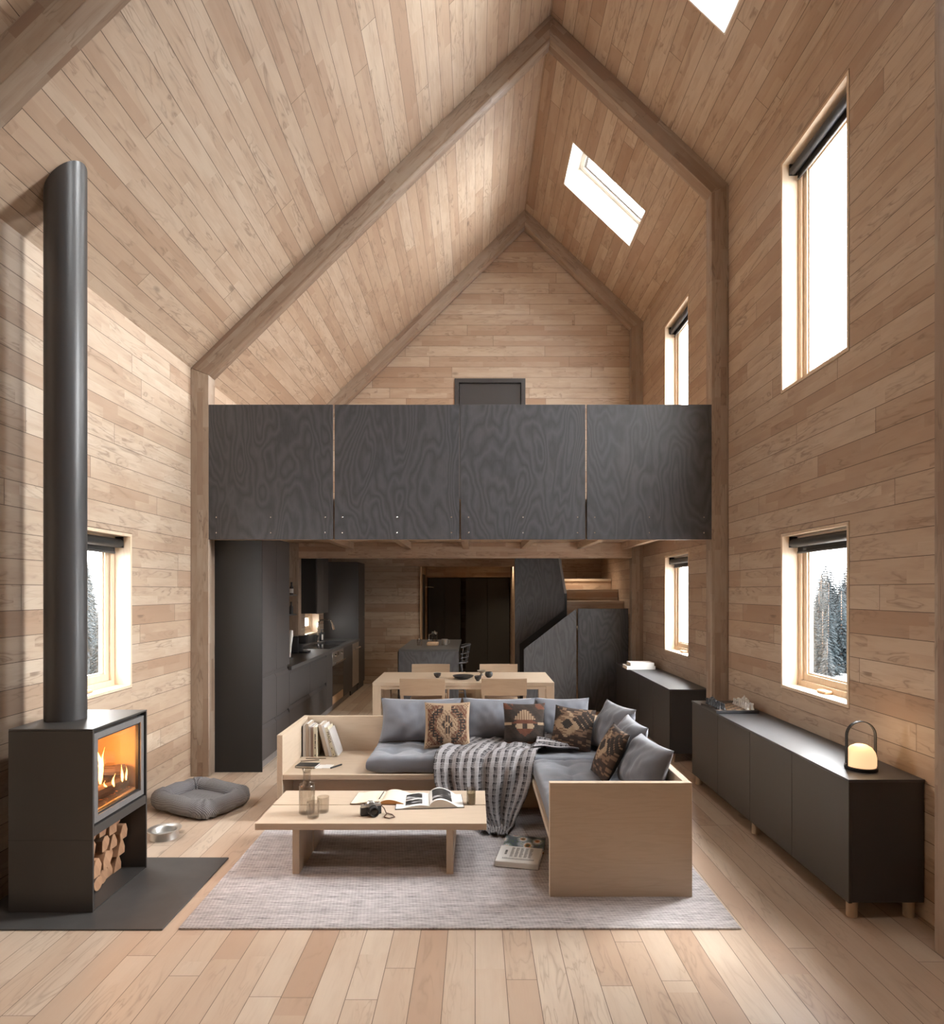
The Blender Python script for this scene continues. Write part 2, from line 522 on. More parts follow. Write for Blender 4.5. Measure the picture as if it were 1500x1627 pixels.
blind_proto = None
WLAB = {0: 'near bay', 1: 'middle bay', 2: 'far bay'}
for (side, y0, y1, z0, z1) in WIN:
    WN += 1
    sg = 1 if side == 'R' else -1
    xw = XR if side == 'R' else XL
    def P(u, v, n, sg=sg, xw=xw): return (xw+sg*n, u, v)
    w = struct(thing('window_%d' % WN, None, None, (xw, y0, z0)))
    mm = MB(); ring_hexa(mm, P, y0, y1, z0, z1, .022, -.003, .12)
    mm.build('casing', M['casing'], w)
    a, b, c, d = y0+.022, y1-.022, z0+.022, z1-.022
    mm = MB(); ring_hexa(mm, P, a-.02, b+.02, c-.02, d+.02, .062, .12, .186)
    mm.build('frame', M['casing'], w)
    mm = MB()
    ring_hexa(mm, P, a+.043, b-.043, c+.043, d-.043, .05, .138, .178)
    ring_hexa(mm, P, a+.093, b-.093, c+.093, d-.093, .014, .150, .178)
    mm.build('sash', M['casing'], w)
    mm = MB(); A, B, Cc, D = a+.10, b-.10, c+.10, d-.10
    mm.hexa([P(A,Cc,.170), P(B,Cc,.170), P(B,D,.170), P(A,D,.170), P(A,Cc,.175), P(B,Cc,.175), P(B,D,.175), P(A,D,.175)])
    mm.build('pane', M['glass'], w)
    if z1-z0 > .6:
        mm = MB()
        yc = (y0+y1)/2
        x0, x1 = sorted((xw+sg*.06, xw+sg*.12))
        mm.box(x0, x1, yc-.055, yc+.055, c+.001, c+.024, .006)
        mm.build('handle', M['jamb'], w)
    # sky portal at the outer face
    xo = xw+sg*.215
    if sg > 0: portal('window_portal', ((xo, y0, z0), (xo, y0, z1), (xo, y1, z0)))
    else: portal('window_portal', ((xo, y0, z0), (xo, y1, z0), (xo, y0, z1)))
    if z1-z0 > .6 and y0 > 3:
        where = {('R', 4.0, .99): 'lower right window above the long sideboard', ('R', 4.0, 3.26): 'tall upper right window nearest the camera',
                 ('R', 7.0, .99): 'lower right window under the loft', ('R', 7.0, 3.26): 'upper right window above the loft railing',
                 ('L', 4.0, .99): 'left window behind the stove flue'}[(side, y0, z0)]
        t = thing('roller_blind', 'rolled-up black roller blind at the top of the ' + where, 'blind', (xw+sg*.075, (y0+y1)/2, d-.1), 0, 'roller blinds in the window heads')
        xc = xw+sg*.078
        mm = MB(); mm.cyl((xc, a+.012, d-.052), (xc, b-.012, d-.052), .034, n=24)
        mm.build('cassette', M['black'], t)
        mm = MB(); x0, x1 = sorted((xc+sg*.028, xc+sg*.032)); mm.box(x0, x1, a+.02, b-.02, d-.12, d-.05)
        mm.build('shade', M['black'], t)
        mm = MB(); x0, x1 = sorted((xc+sg*.022, xc+sg*.036)); mm.box(x0, x1, a+.02, b-.02, d-.132, d-.115, .003)
        mm.build('bottom_bar', M['charcoal'], t)
        for yy in (a+.006, b-.006):
            mm = MB(); mm.box(xc-.03, xc+.03, yy-.005, yy+.005, d-.085, d-.001)
            mm.build('bracket', M['black'], t)

# ---- portal frames (posts and rafters)
TN = 1
def trim(mm, mat, label=None, bev=0):
    global TN
    TN += 1
    return struct(mm.build('trim_%d' % TN, mat), label)
PD = .14
RT = .235
xi_l, xi_r = XL+.17, XR-.16
for y0 in (-.1, 2.9, 5.9, 8.9):
    mm = MB(); mm.prism([(XL, 0), (xi_l, 0), (xi_l, zroof(xi_l)-RT), (XL, ZL)], 'y', y0, y0+PD, .004); trim(mm, M['post'])
    mm = MB(); mm.prism([(xi_r, 0), (XR, 0), (XR, ZR), (xi_r, zroof(xi_r)-RT)], 'y', y0, y0+PD, .004); trim(mm, M['post'])
    mm = MB(); mm.prism([(RX, RZ), (XL, ZL), (xi_l, zroof(xi_l)-RT), (RX, RZ-RT)], 'y', y0, y0+PD, .004); trim(mm, M['raft_l'])
    mm = MB(); mm.prism([(RX, RZ), (RX, RZ-RT), (xi_r, zroof(xi_r)-RT), (XR, ZR)], 'y', y0, y0+PD, .004); trim(mm, M['raft_r'])

# ---- loft deck, joists and cross beams
ZC = 2.42
mm = MB(); mm.box(XL, XR, 5.94, YB, ZC, 2.60)
struct(mm.build('ceiling', M['joist']))
for y0 in (5.925, 8.905, 11.74):
    x1 = xi_r if y0 < 10 else .80
    mm = MB(); mm.box(xi_l if y0 < 10 else XL, x1, y0, y0+(.13 if y0 < 10 else .12), 2.203 if y0 > 8 else 2.222, ZC, .003)
    trim(mm, M['beam'])
for x in (-1.75, -.94, -.13, .68, 1.48, 2.1):
    mm = MB(); mm.box(x-.04, x+.04, 6.06, 8.9, 2.33, ZC); trim(mm, M['joist'])
for x in (-1.75, -.94, -.13):
    mm = MB(); mm.box(x-.04, x+.04, 9.04, 11.74, 2.33, ZC); trim(mm, M['joist'])

# ---- ground floor far wall, corridor opening
mm = MB()
for a, b, c, d in cells(XL, XR, 0, ZC, [(-1.01, .74, -.1, 2.203)]):
    mm.box(a, b, 11.86, 12.0, c, d)
struct(mm.build('wall_back', M['wall_gable']))
mm = MB(); mm.box(-1.11, -1.01, 12.0, YB, 0, ZC); struct(mm.build('wall_corridor_left', M['wall_side']))
mm = MB(); mm.box(.74, .84, 12.0, YB, 0, ZC); struct(mm.build('wall_corridor_right', M['wall_side']))
mm = MB(); mm.box(XL, XR, YB, YB+.1, 0, ZC); struct(mm.build('wall_corridor_end', M['wall_gable']))
mm = MB(); mm.box(-1.01, .74, 13.2, 13.3, 2.03, ZC); trim(mm, M['beam'])
# timber lining of the opening
mm = MB(); mm.box(-1.03, -1.005, 11.78, 12.05, 0, 2.2, .003); trim(mm, M['jamb'])
mm = MB(); mm.box(.735, .775, 11.70, 12.05, 0, 2.2, .003); trim(mm, M['jamb'])
mm = MB(); mm.box(-1.01, -.995, 12.58, 12.75, 0, 2.2, .003); trim(mm, M['jamb'])

# corridor door on its left wall
d = struct(thing('door_1', None, None, (-1.0, 12.3, 0)))
mm = MB(); mm.box(-1.01, -.992, 12.06, 12.57, 0, 2.06); mm.build('door_leaf', M['door'], d)

# upper door in the gable: frame + leaf
d = struct(thing('door_2', None, None, (.2, YG, 2.6)))
mm = MB()
mm.box(-.294, -.234, YG-.012, YG+.12, 2.6, 4.784); mm.box(.66, .72, YG-.012, YG+.12, 2.6, 4.784); mm.box(-.234, .66, YG-.012, YG+.12, 4.724, 4.784)
mm.build('door_frame', M['door'], d)
mm = MB(); mm.box(-.228, .654, YG+.012, YG+.06, 2.605, 4.716, .002); mm.build('door_leaf', M['door'], d)
mm = MB(); mm.cyl((.56, YG+.012, 3.62), (.56, YG-.045, 3.62), .012, n=12); mm.cyl((.56, YG-.045, 3.62), (.44, YG-.045, 3.62), .010, n=12)
mm.build('door_handle', M['chrome'], d)

# small white peg in the doorway
t = thing('wall_peg', 'short white bar sticking out beside the dark corridor doorway', 'hook', (-.995, 12.665, 1.82))
mm = MB(); mm.cyl((-.995, 12.665, 1.825), (-.985, 12.665, 1.825), .02, n=14); mm.build('rose', M['white'], t)
mm = MB(); mm.tube([(-.985, 12.665, 1.825), (-.90, 12.66, 1.822), (-.83, 12.65, 1.814)], .009, 10); mm.build('arm', M['white'], t)

# wardrobes at the corridor end
for (x0, x1, lab) in ((-.99, -.31, 'black two-door wardrobe at the left of the corridor end'), (-.20, .72, 'black two-door wardrobe at the right of the corridor end')):
    t = thing('wardrobe', lab, 'wardrobe', ((x0+x1)/2, 13.35, 0))
    mm = MB(); mm.box(x0, x1, 13.34, 13.9, 0, 2.02); mm.build('body', M['wardrobe'], t)
    n = 2
    for k in range(n):
        a = x0+(x1-x0)*k/n; b = x0+(x1-x0)*(k+1)/n
        mm = MB(); mm.box(a+.002, b-.002, 13.318, 13.339, .05, 2.015, .002); mm.build('door', M['wardrobe'], t)

# ---- loft railing of four black plywood sheets
sh = [(331.2, 529.0), (531.4, 729.8), (732.2, 930.2), (932.6, 1131)]
s59 = 1003/5.9
PLY = []
names = ['leftmost black plywood sheet of the loft railing, by the left post', 'black plywood railing sheet second from the left, screwed along its foot',
         'black plywood railing sheet second from the right, below the loft door', 'rightmost black plywood sheet of the loft railing, by the right post']
for (a, b), lab in zip(sh, names):
    x0, x1 = (a-755)/s59+.001, (b-755)/s59-.001
    t = thing('railing_panel', lab, 'railing panel', ((x0+x1)/2, 5.908, 2.222), 0, 'plywood sheets of the loft railing')
    mm = MB(); mm.box(x0, x1, 5.9, 5.918, 2.218, 3.478, .0015); mm.build('sheet', M['ply'], t)
    for fx in (.062, .5, .938):
        for z in (2.28, 2.425):
            xx = x0+fx*(x1-x0)
            mm = MB(); mm.lathe([(0, -.002), (.0065, -.002), (.0065, .001), (.004, .003), (0, .003)], (0,0,0), 12)
            mm.xf(Matrix.Translation((xx, 5.9, z)) @ Matrix.Rotation(PI/2, 4, 'X'))
            mm.build('screw', M['chrome'], t)

# ---- staircase
t = thing('staircase', 'timber stairs turning up behind the grey plywood balustrade', 'stairs', (1.5, 9.8, 0))
for k in range(6):
    x0 = .78+k*.14
    mm = MB(); mm.box(x0, x0+.17, 9.16, 9.94, .2*(k+1)-.035, .2*(k+1), .003); mm.build('tread', M['oaky'], t)
mm = MB(); mm.box(1.62, XR-.005, 9.16, 9.94, 1.36, 1.40, .003); mm.build('landing', M['oakx'], t)
z = 1.40
for k, (y, zz) in enumerate(((10.03, 1.58), (10.45, 1.765), (10.95, 1.95))):
    mm = MB(); mm.box(1.0 if k else 1.38, XR-.005, y, y+.5, zz-.04, zz, .003); mm.build('tread', M['oakx'], t)
    mm = MB(); mm.box(1.0 if k else 1.38, XR-.005, y+.02, y+.04, z, zz-.04); mm.build('riser', M['beam'], t)
    z = zz
def px(poly, D):
    s = 1003/D
    return [((x-755)/s, 1.73+(940-y)/s) for x, y in poly]
Y1 = 9.10
x0a, x1a = .70, 1.461
t = thing('stair_balustrade_panel', 'grey stained plywood stair panel with a sloping top edge', 'stair panel', (1.1, Y1, 0), 0)
mm = MB(); mm.prism([(.702, 0), (1.459, 0), (1.459, 1.485), (.702, .898)], 'y', Y1, Y1+.02, .0015)
mm.build('sheet', M['ply_grey'], t)
t = thing('stair_balustrade_panel', 'square-topped dark plywood stair panel beside the right wall post', 'stair panel', (1.85, Y1, 0), 0)
mm = MB(); mm.prism([(1.484, 0), (2.208, 0), (2.208, 1.485), (1.484, 1.485)], 'y', Y1, Y1+.02, .0015)
mm.build('sheet', M['ply'], t)
Y2 = 9.96
t = thing('stair_flight_panel', 'tall angled plywood panel shielding the upper stair flight', 'stair panel', (.9, Y2, 0))
s2 = 1003/Y2
def q(x, y): return ((x-755)/s2, 1.73+(940-y)/s2)
mm = MB(); mm.prism([(q(818,0)[0], 0), (q(825.5,0)[0], 0), q(825.5,1023), q(896.6,969), q(896.6,943), (q(885.5,0)[0], ZC-.01), (q(818,0)[0], ZC-.01)], 'y', Y2, Y2+.02, .0015)
mm.build('sheet', M['ply_grey'], t)
mm = MB(); mm.prism([q(885.5,877), q(889.2,877), q(900.7,943), q(896.8,943)], 'y', Y2-.004, Y2+.05); mm.build('cap', M['plinth'], t)  # pale grey stands in for a lit sloping edge
mm = MB(); mm.prism([q(896.8,943), q(900.7,943), q(900.7,979), q(832.3,1032), (q(832.3,0)[0], 0), (q(825.7,0)[0], 0), q(825.7,1023.2), q(896.8,969.2)], 'y', Y2-.004, Y2+.05)
mm.build('shaded_edge', M['black'], t)  # black colour stands in for the shaded band along the panel
# ------------------------------------------------------------------ stove, hearth, flue
t = tag(MB().box(XL+.004, -1.596, 3.22, 4.09, 0, .009, .002).build('hearth_plate', M['hearth']), 'flat dark slate hearth plate on the floor under the stove', 'hearth plate')
at_base(t, (-2.12, 3.65, 0))
SX, SXB, SY0, SY1, SZ, HZ = -2.05, -2.503, 3.384, 3.944, .993, .0095
st = thing('wood_stove', 'black steel wood stove with lit glass door and log niche', 'stove', (-2.28, 3.664, HZ))
m = MB(); m.box(SXB, SX, SY0, SY0+.012, HZ, SZ-.011, .001); m.build('side_panel', M['darkmetal'], st)
m = MB(); m.box(SXB, SX, SY1-.012, SY1, HZ, SZ-.011, .001); m.build('side_panel', M['darkmetal'], st)
m = MB(); m.box(SXB, SX, SY0, SY1, SZ-.010, SZ, .0015); m.build('top_plate', M['darkmetal'], st)
m = MB(); m.box(SXB, SXB+.01, SY0+.012, SY1-.012, HZ, SZ-.011); m.build('back_panel', M['darkmetal'], st)
m = MB(); m.box(SXB+.01, SX-.004, SY0+.012, SY1-.012, HZ, HZ+.006); m.build('niche_floor', M['darkmetal'], st)
# thin seam round the body
m = MB(); m.box(SXB-.0006, SX+.0002, SY0-.0006, SY0+.001, .3955, .3985); m.build('seam', M['black'], st)
# bar below the door
m = MB(); m.box(SXB+.01, SX-.001, SY0+.013, SY1-.013, .411, .463, .0015); m.build('shelf_bar', M['darkmetal'], st)
# firebox: hollow lining
y0, y1, z0, z1, xb, xf = SY0+.045, SY1-.045, .525, .94, -2.43, -2.085
m = MB()
m.box(xb-.02, xb, y0, y1, z0, z1); m.box(xb, xf, y0-.02, y0, z0, z1); m.box(xb, xf, y1, y1+.02, z0, z1)
m.box(xb, xf, y0-.02, y1+.02, z0-.02, z0); m.box(xb, xf, y0-.02, y1+.02, z1, z1+.02)
m.build('firebox_lining', M['firebrick'], st)
# door: cast frame, inner rim, glass
dr = MB()
def PX(u, v, n): return (SX-.013+n, u, v)
ring_hexa(dr, PX, SY0+.028, SY1-.022, .474, .961, .034, -.018, .004)
door = dr.build('door', M['castiron'], st)
m = MB(); ring_hexa(m, PX, SY0+.060, SY1-.054, .506, .929, .012, -.026, -.006); m.build('rim', M['black'], door)
m = MB(); m.box(SX-.028, SX-.024, SY0+.071, SY1-.065, .517, .918); m.build('glass_pane', M['stove_glass'], door)
m = MB(); m.box(SX-.085, SX-.045, SY0+.02, SY1-.02, .472, .504); m.box(SX-.08, SX-.035, SY0+.013, SY0+.044, .47, .985); m.box(SX-.08, SX-.035, SY1-.044, SY1-.013, .47, .985); m.box(SX-.08, SX-.035, SY0+.02, SY1-.02, .962, .98)
m.build('door_recess', M['black'], st)
# fire
M['flame'] = emit('flame', (1.0, .46, .10), 9.0, (1.0, .72, .30))
g = G('ash and embers'); n = g.noise(g.co(), 45, 3, .6)
g.put(g.b.inputs['Emission Color'], g.ramp(n, [(.60, (0.,0.,0.)), (.70, (1.,.22,.03))])); g.b.inputs['Emission Strength'].default_value = 2.0
M['ember'] = g.set(Base_Color=g.ramp(n, [(.3, (.03,.02,.016)), (.7, (.14,.09,.06))]), Roughness=.95)
M['charlog'] = plain('charred log', (.055, .03, .02), .9, var=.5, scale=40, bump=.5)
fire = thing('fire', 'burning logs with orange flames behind the stove glass', 'fire', (-2.27, 3.66, z0))
rg = random.Random(5)
for i, (a, b, r) in enumerate((((-2.30, y0+.10, z0+.055), (-2.24, y1-.05, z0+.06), .045), ((-2.17, y0+.06, z0+.05), (-2.15, y1-.03, z0+.045), .036), ((-2.30, y1-.16, z0+.135), (-2.14, y1-.05, z0+.118), .034))):
    m = MB(); A, B = Vector(a), Vector(b)
    m.tube([A.lerp(B, k/6) for k in range(7)], [r*(1+.14*rg.uniform(-1, 1)) for k in range(7)], 9); m.build('burning_log', M['charlog'], fire)
m = MB(); m.grid(lambda u, v: (xb+.005+(xf-xb-.02)*u, y0+.004+(y1-y0-.008)*v, z0+.004+.022*(math.sin(PI*u)*math.sin(PI*v))**.5*(1+.5*mnoise.noise(Vector((u*9, v*9, 0))))), 24, 24)
m.build('ash_bed', M['ember'], fire)
def flame(x, y, zb, h, r, ph):
    mm = MB(); pts, rs = [], []
    for k in range(13):
        f = k/12
        pts.append((x+.5*r*math.sin(ph+5*f)*f, y+1.5*r*math.sin(ph*1.7+4.6*f)*f, zb+h*f))
        rs.append(max(.0004, r*(math.sin(PI*min(1, f*.9+.12))**1.2)*(1-f)**.6))
    mm.tube(pts, rs, 9); mm.build('flame', M['flame'], fire)
for x, y, zb, h, r, ph in ((-2.22, 3.735, .60, .235, .017, .3), (-2.24, 3.80, .64, .15, .009, 1.9), (-2.20, 3.705, .60, .15, .016, 4.1), (-2.26, 3.79, .60, .12, .014, 2.2),
                           (-2.13, 3.72, .575, .08, .009, 2.0), (-2.125, 3.80, .585, .105, .010, 4.4), (-2.12, 3.835, .585, .085, .007, 3.3), (-2.14, 3.66, .565, .07, .011, .8)):
    flame(x, y, zb, h, r, ph)
L = bpy.data.lights.new('fire glow', 'POINT'); L.energy = 13; L.color = (1, .50, .17); L.shadow_soft_size = .05
o = bpy.data.objects.new('fire_glow', L); COL.objects.link(o); o.location = (-2.19, 3.66, .74)
# flue
FX, FY, FR = -2.374, 3.66, .108
m = MB(); n = 40
bot = [m.bm.verts.new((FX+FR*math.cos(2*PI*k/n), FY+FR*math.sin(2*PI*k/n), SZ+.0005)) for k in range(n)]
top = [m.bm.verts.new((FX+FR*math.cos(2*PI*k/n), FY+FR*math.sin(2*PI*k/n), zroof(FX+FR*math.cos(2*PI*k/n))-.001)) for k in range(n)]
for k in range(n): m.face([bot[k], bot[(k+1) % n], top[(k+1) % n], top[k]])
m.face(bot); m.face(top)
fl = tag(m.build('flue_pipe', M['flue']), 'tall dark round flue pipe rising from the stove to the ceiling', 'flue'); at_base(fl, (FX, FY, SZ))

# firewood in the niche
rg = random.Random(11)
colw = [(SY0+.018+i*.0865, SY0+.018+(i+1)*.0865) for i in range(6)]
CN = ['nearest', 'second-nearest', 'third-nearest', 'third-farthest', 'second-farthest', 'farthest']
RN = ['bottom', 'second', 'third', 'top']
GM = M['logend']
for ci, (ya, yb) in enumerate(colw):
    zc = HZ+.0065
    hs = [rg.uniform(.085, .112) for _ in range(4)]
    k = .385/sum(hs)
    for ri, h in enumerate(hs):
        h *= min(1, k)
        yc, zm = (ya+yb)/2, zc+h/2
        kind = rg.choice(['round', 'half', 'wedge', 'split', 'split'])
        hw, hh = (yb-ya)/2-.001, h/2-.0005
        if kind == 'round': poly = [(yc+hw*math.cos(2*PI*a/12)*(1+.07*rg.uniform(-1,1)), zm+hh*math.sin(2*PI*a/12)) for a in range(12)]
        elif kind == 'half': poly = [(yc-hw*.8, zm-hh), (yc+hw*.3, zm-hh*.95), (yc+hw*.8, zm-hh*.3), (yc+hw*.95, zm+hh*.3), (yc+hw*.5, zm+hh*.9), (yc-hw*.2, zm+hh), (yc-hw*.75, zm+hh*.5)]
        elif kind == 'wedge': poly = [(yc-hw, zm-hh), (yc+hw*.85, zm-hh), (yc+hw*.9, zm-hh*.2), (yc+hw*.35, zm+hh*.8), (yc-.1*hw, zm+hh), (yc-hw*.6, zm+hh*.1)]
        else:
            poly = [(yc-hw*rg.uniform(.7,1), zm-hh), (yc+hw*rg.uniform(.5,.9), zm-hh), (yc+hw*rg.uniform(.8,1), zm+hh*rg.uniform(-.3,.4)), (yc+hw*rg.uniform(.2,.8), zm+hh), (yc-hw*rg.uniform(.2,.7), zm+hh*.97), (yc-hw*.95, zm+hh*rg.uniform(-.2,.4))]
        x1 = -2.155-rg.uniform(0, .045)
        mm = MB(); mm.prism(poly, 'x', SXB+.03, x1, .002)
        o = mm.build('firewood_log', M['logend'], smooth=25); o.data.materials.append(M['bark'])
        for p in o.data.polygons:
            if abs(p.normal.x) < .5 and kind in ('round', 'half') : p.material_index = 1
        at_base(o, ((SXB+x1)/2, yc, zc))
        tag(o, 'split firewood log, %s column and %s row of the stack under the stove' % (CN[ci], RN[ri]), 'firewood', 'firewood stacked in the stove niche')
        zc += h

# ------------------------------------------------------------------ rug
g = G('woven wool rug'); c = g.co()
n1 = g.noise(g.comb(g.m('MULTIPLY', g.dot(c, (1,0,0)), 13.0), g.m('MULTIPLY', g.dot(c, (0,1,0)), 105.0), 0.0), 1, 3, .65)
n2 = g.noise(g.comb(g.m('MULTIPLY', g.dot(c, (1,0,0)), 2.0), g.m('MULTIPLY', g.dot(c, (0,1,0)), 30.0), 3.0), 1, 2, .5)
wv = g.m('MULTIPLY', g.m('SINE', g.m('MULTIPLY', g.dot(c, (1,.9,0)), 330.0)), g.m('SINE', g.m('MULTIPLY', g.dot(c, (0,1,0)), 250.0)))
f = g.m('ADD', g.m('ADD', g.m('MULTIPLY', n1, .75), g.m('MULTIPLY', n2, .3)), g.m('MULTIPLY', wv, .045), clamp=True)
g.bump(g.m('ADD', n1, g.m('MULTIPLY', wv, .22)), .6, .006)
M['rug'] = g.set(Base_Color=g.ramp(f, [(.28, (.12,.11,.11)), (.44, (.34,.315,.315)), (.6, (.52,.485,.485)), (.8, (.68,.64,.64))]), Roughness=.95)
RUGZ = .011
rug = MB().box(-1.519, 1.362, 3.228, 4.99, .0005, RUGZ, .004, 2).build('rug', M['rug']); at_base(rug, (-.08, 4.1, 0))
tag(rug, 'large grey woven wool rug under the coffee table and corner sofa', 'rug')

# ------------------------------------------------------------------ coffee table
TX0, TX1, TZ = -1.339, .07, .321
ct = thing('coffee_table', 'low pale oak coffee table split into two planks on slab legs', 'coffee table', ((TX0+TX1)/2, 4.15, RUGZ))
for (a, b) in ((3.836, 4.167), (4.178, 4.47)):
    m = MB(); m.box(TX0, TX1, a, b, TZ-.04, TZ, .0015); m.build('tabletop', M['oakx'], ct)
for (a, b) in ((3.84, 4.163), (4.182, 4.466)):
    for x in (-1.112, -.175):
        m = MB(); m.box(x, x+.042, a, b, RUGZ+.0005, TZ-.0405, .0015); m.build('leg', M['oakz'], ct)

# ------------------------------------------------------------------ corner sofa frame
SB = .653
sf = thing('corner_sofa', 'L-shaped pale oak sofa frame with boxed-in ends on the rug', 'sofa', (.3, 4.9, RUGZ))
Z0 = RUGZ+.0008
m = MB(); m.box(.42, 1.222, 3.553, 3.594, Z0, SB, .0015); m.build('end_panel', M['oakpanel'], sf)
m = MB(); m.box(-1.487, -1.446, 4.737, 5.50, Z0, SB, .0015); m.build('end_panel', M['oaky'], sf)
m = MB(); m.box(-1.4455, 1.222, 5.458, 5.50, Z0, SB, .0015); m.build('back_panel', M['oakx'], sf)
m = MB(); m.box(1.18, 1.222, 3.5945, 5.4575, Z0, SB, .0015); m.build('back_panel', M['oaky'], sf)
SEAT = .355
m = MB(); m.box(-1.4455, 1.1795, 4.74, 5.4575, SEAT-.038, SEAT, .0015); m.build('seat_board', M['oakx'], sf)
m = MB(); m.box(.42, 1.1795, 3.5945, 4.739, SEAT-.038, SEAT, .0015); m.build('seat_board', M['oaky'], sf)
m = MB(); m.box(-1.4455, 1.15, 5.02, 5.05, Z0, SEAT-.0385); m.build('plinth_board', M['oakx'], sf)
m = MB(); m.box(.70, .73, 3.5945, 5.019, Z0, SEAT-.0385); m.build('plinth_board', M['oaky'], sf)

# ------------------------------------------------------------------ pillows and cushions
def pillow_bm(W, H, T, n=26, ex=4, pw=.62, pinch=.07, wr=.006, seed=0, tufts=None, dense=False, sag=0.0, patt=None):
    """pillow standing in the xz plane, bottom edge at z=0, front towards -y"""
    mm = MB()
    cl_ = mm.bm.loops.layers.color.new('pattern') if patt else None
    off = Vector((seed*3.1, seed*1.7, seed*.9))
    def pos(a, b, s):
        sa, sb = a*2-1, b*2-1
        if dense: sa, sb = math.sin(sa*PI/2), math.sin(sb*PI/2)
        t = max(0.0, (1-abs(sa)**ex)*(1-abs(sb)**ex))**pw
        x = W/2*sa*(1-pinch*(1-sb*sb))
        z = H/2*sb*(1-pinch*(1-sa*sa))
        y = T/2*t
        p = Vector((x*7, z*7, s*2.0))+off
        e = mnoise.noise(p*.8)*wr*3+mnoise.noise(p*2.2)*wr*1.4+abs(mnoise.noise(Vector((x*22+z*6, z*5, s))+off))*wr*1.2
        y += e*t
        if sag: y += sag*t*(-sb)*.5
        if tufts and s < 0:
            for (tx, tz) in tufts:
                d2 = (x-tx)**2+(z-tz)**2
                y -= T*.20*math.exp(-d2/.0035)*t
            for tz in {q[1] for q in tufts}: y -= T*.05*math.exp(-((z-tz)/.016)**2)*t
            for tx in {q[0] for q in tufts}: y -= T*.05*math.exp(-((x-tx)/.016)**2)*t
        return Vector((x, s*y, z+H/2))
    for s in (-1, 1):
        vs = [[mm.bm.verts.new(pos(i/n, j/n, s)) for j in range(n+1)] for i in range(n+1)]
        for i in range(n):
            for j in range(n):
                f = mm.face([vs[i][j], vs[i+1][j], vs[i+1][j+1], vs[i][j+1]])
                if f and patt:
                    cc = patt((i+.5)/n, (j+.5)/n) if s < 0 else patt(.02, .02)
                    for l in f.loops: l[cl_] = (*cc, 1)
    bmesh.ops.remove_doubles(mm.bm, verts=mm.bm.verts, dist=1e-4)
    return mm

def mattress(name, label, W, H, T, loc, rz, tufts):
    mm = pillow_bm(W, H, T, 60, ex=18, pw=.2, pinch=.01, wr=.004, seed=4, tufts=tufts, dense=True)
    mm.xf(Matrix.Translation((0, H/2, T/2)) @ Matrix.Rotation(-PI/2, 4, 'X'))   # front face -> up
    for v in mm.bm.verts:
        if v.co.z < T/2: v.co.z = max(.001, T/2+(v.co.z-T/2)*.98)
        v.co.y -= H
    o = mm.build(name, M['fabric2'], smooth=80)
    o.location = loc; o.rotation_euler.z = rz
    return tag(o, label, 'seat cushion', None)
MT = .125
tf = [(-.62+i*.31, z) for i in range(5) for z in (.17-.335, .50-.335)]
mattress('seat_cushion', 'long grey tufted seat cushion on the back run of the sofa', 2.0, .70, MT, (.175, 5.105, SEAT+.001), 0, [(-.82+i*.235, z) for i in range(8) for z in (-.12, .12)])
mattress('seat_cushion', 'grey tufted seat cushion on the right arm of the corner sofa', .745, 1.15, MT, (.80, 4.17, SEAT+.001), 0, [(x, -.44+i*.22) for i in range(5) for x in (-.13, .12)])

MTOP = SEAT+MT-.004
def pillow(label, W, H, T, loc, lean, rz, seed, group='grey linen back pillows'):
    mm = pillow_bm(W, H, T, 30, ex=3.2, pw=.6, pinch=.08, wr=.011, seed=seed, sag=.05)
    o = mm.build('pillow', M['fabric'], smooth=80)
    o.location = loc; o.rotation_euler = (-lean, 0, rz)
    return tag(o, label, 'pillow', group)
pillow('grey linen pillow at the left end of the sofa back', .69, .375, .18, (-.46, 5.25, MTOP), R(22), 0, 1)
pillow('grey linen pillow between the two upright patterned cushions', .62, .375, .19, (.20, 5.25, MTOP), R(21), R(-1), 2)
pillow('grey linen pillow in the back corner of the sofa', .46, .375, .17, (.735, 5.25, MTOP), R(20), R(-2), 3)
pillow('grey linen pillow at the far end of the right sofa back', .50, .40, .18, (1.00, 4.93, MTOP), R(22), R(-76), 5)
pillow('grey linen pillow in the middle of the right sofa back', .50, .37, .18, (1.01, 4.46, MTOP), R(22), R(-88), 6)
pillow('plump grey linen pillow nearest the camera on the right arm', .50, .345, .20, (.995, 3.965, MTOP), R(26), R(-82), 7)

CR, BK, RU, BR, TN_, DB = (.60,.51,.41), (.026,.022,.021), (.34,.17,.085), (.13,.082,.062), (.44,.345,.265), (.065,.045,.037)
def p_medal(a, b):
    n = 34
    i, j = int(a*n), int(b*n)
    x, y = abs(i-16.5)/17, abs(j-16.5)/17
    h = (i*73+j*151) % 11
    r = math.hypot(x*1.02, y)
    if r < .10: return CR if not (int(i) % 3 == 1 and int(j) % 3 == 1) else BK
    if r < .24: return BK if (i % 2 == 0 or y < .07) else TN_
    if r < .40 and x < .14: return BK if i % 2 == 0 else TN_
    if .60 < r < .84 and x > .16: return BK if (j % 2 == 0 or (i % 3 == 0)) and h != 5 else (RU if h > 6 else TN_)
    if .50 < r <= .60 and x > .2: return RU if h > 6 else TN_
    if x < .16 and .62 < y < .9: return CR
    if x > .16 and y > .45 and r < .62: return BK if i % 2 == 0 else CR
    if x > .72 and y > .72: return TN_ if (i+j) % 2 == 0 and max(x, y) < .93 else CR
    if max(x, y) > .9: return CR
    if r >= .86: return RU if h > 5 else TN_
    return CR if h > 3 else TN_
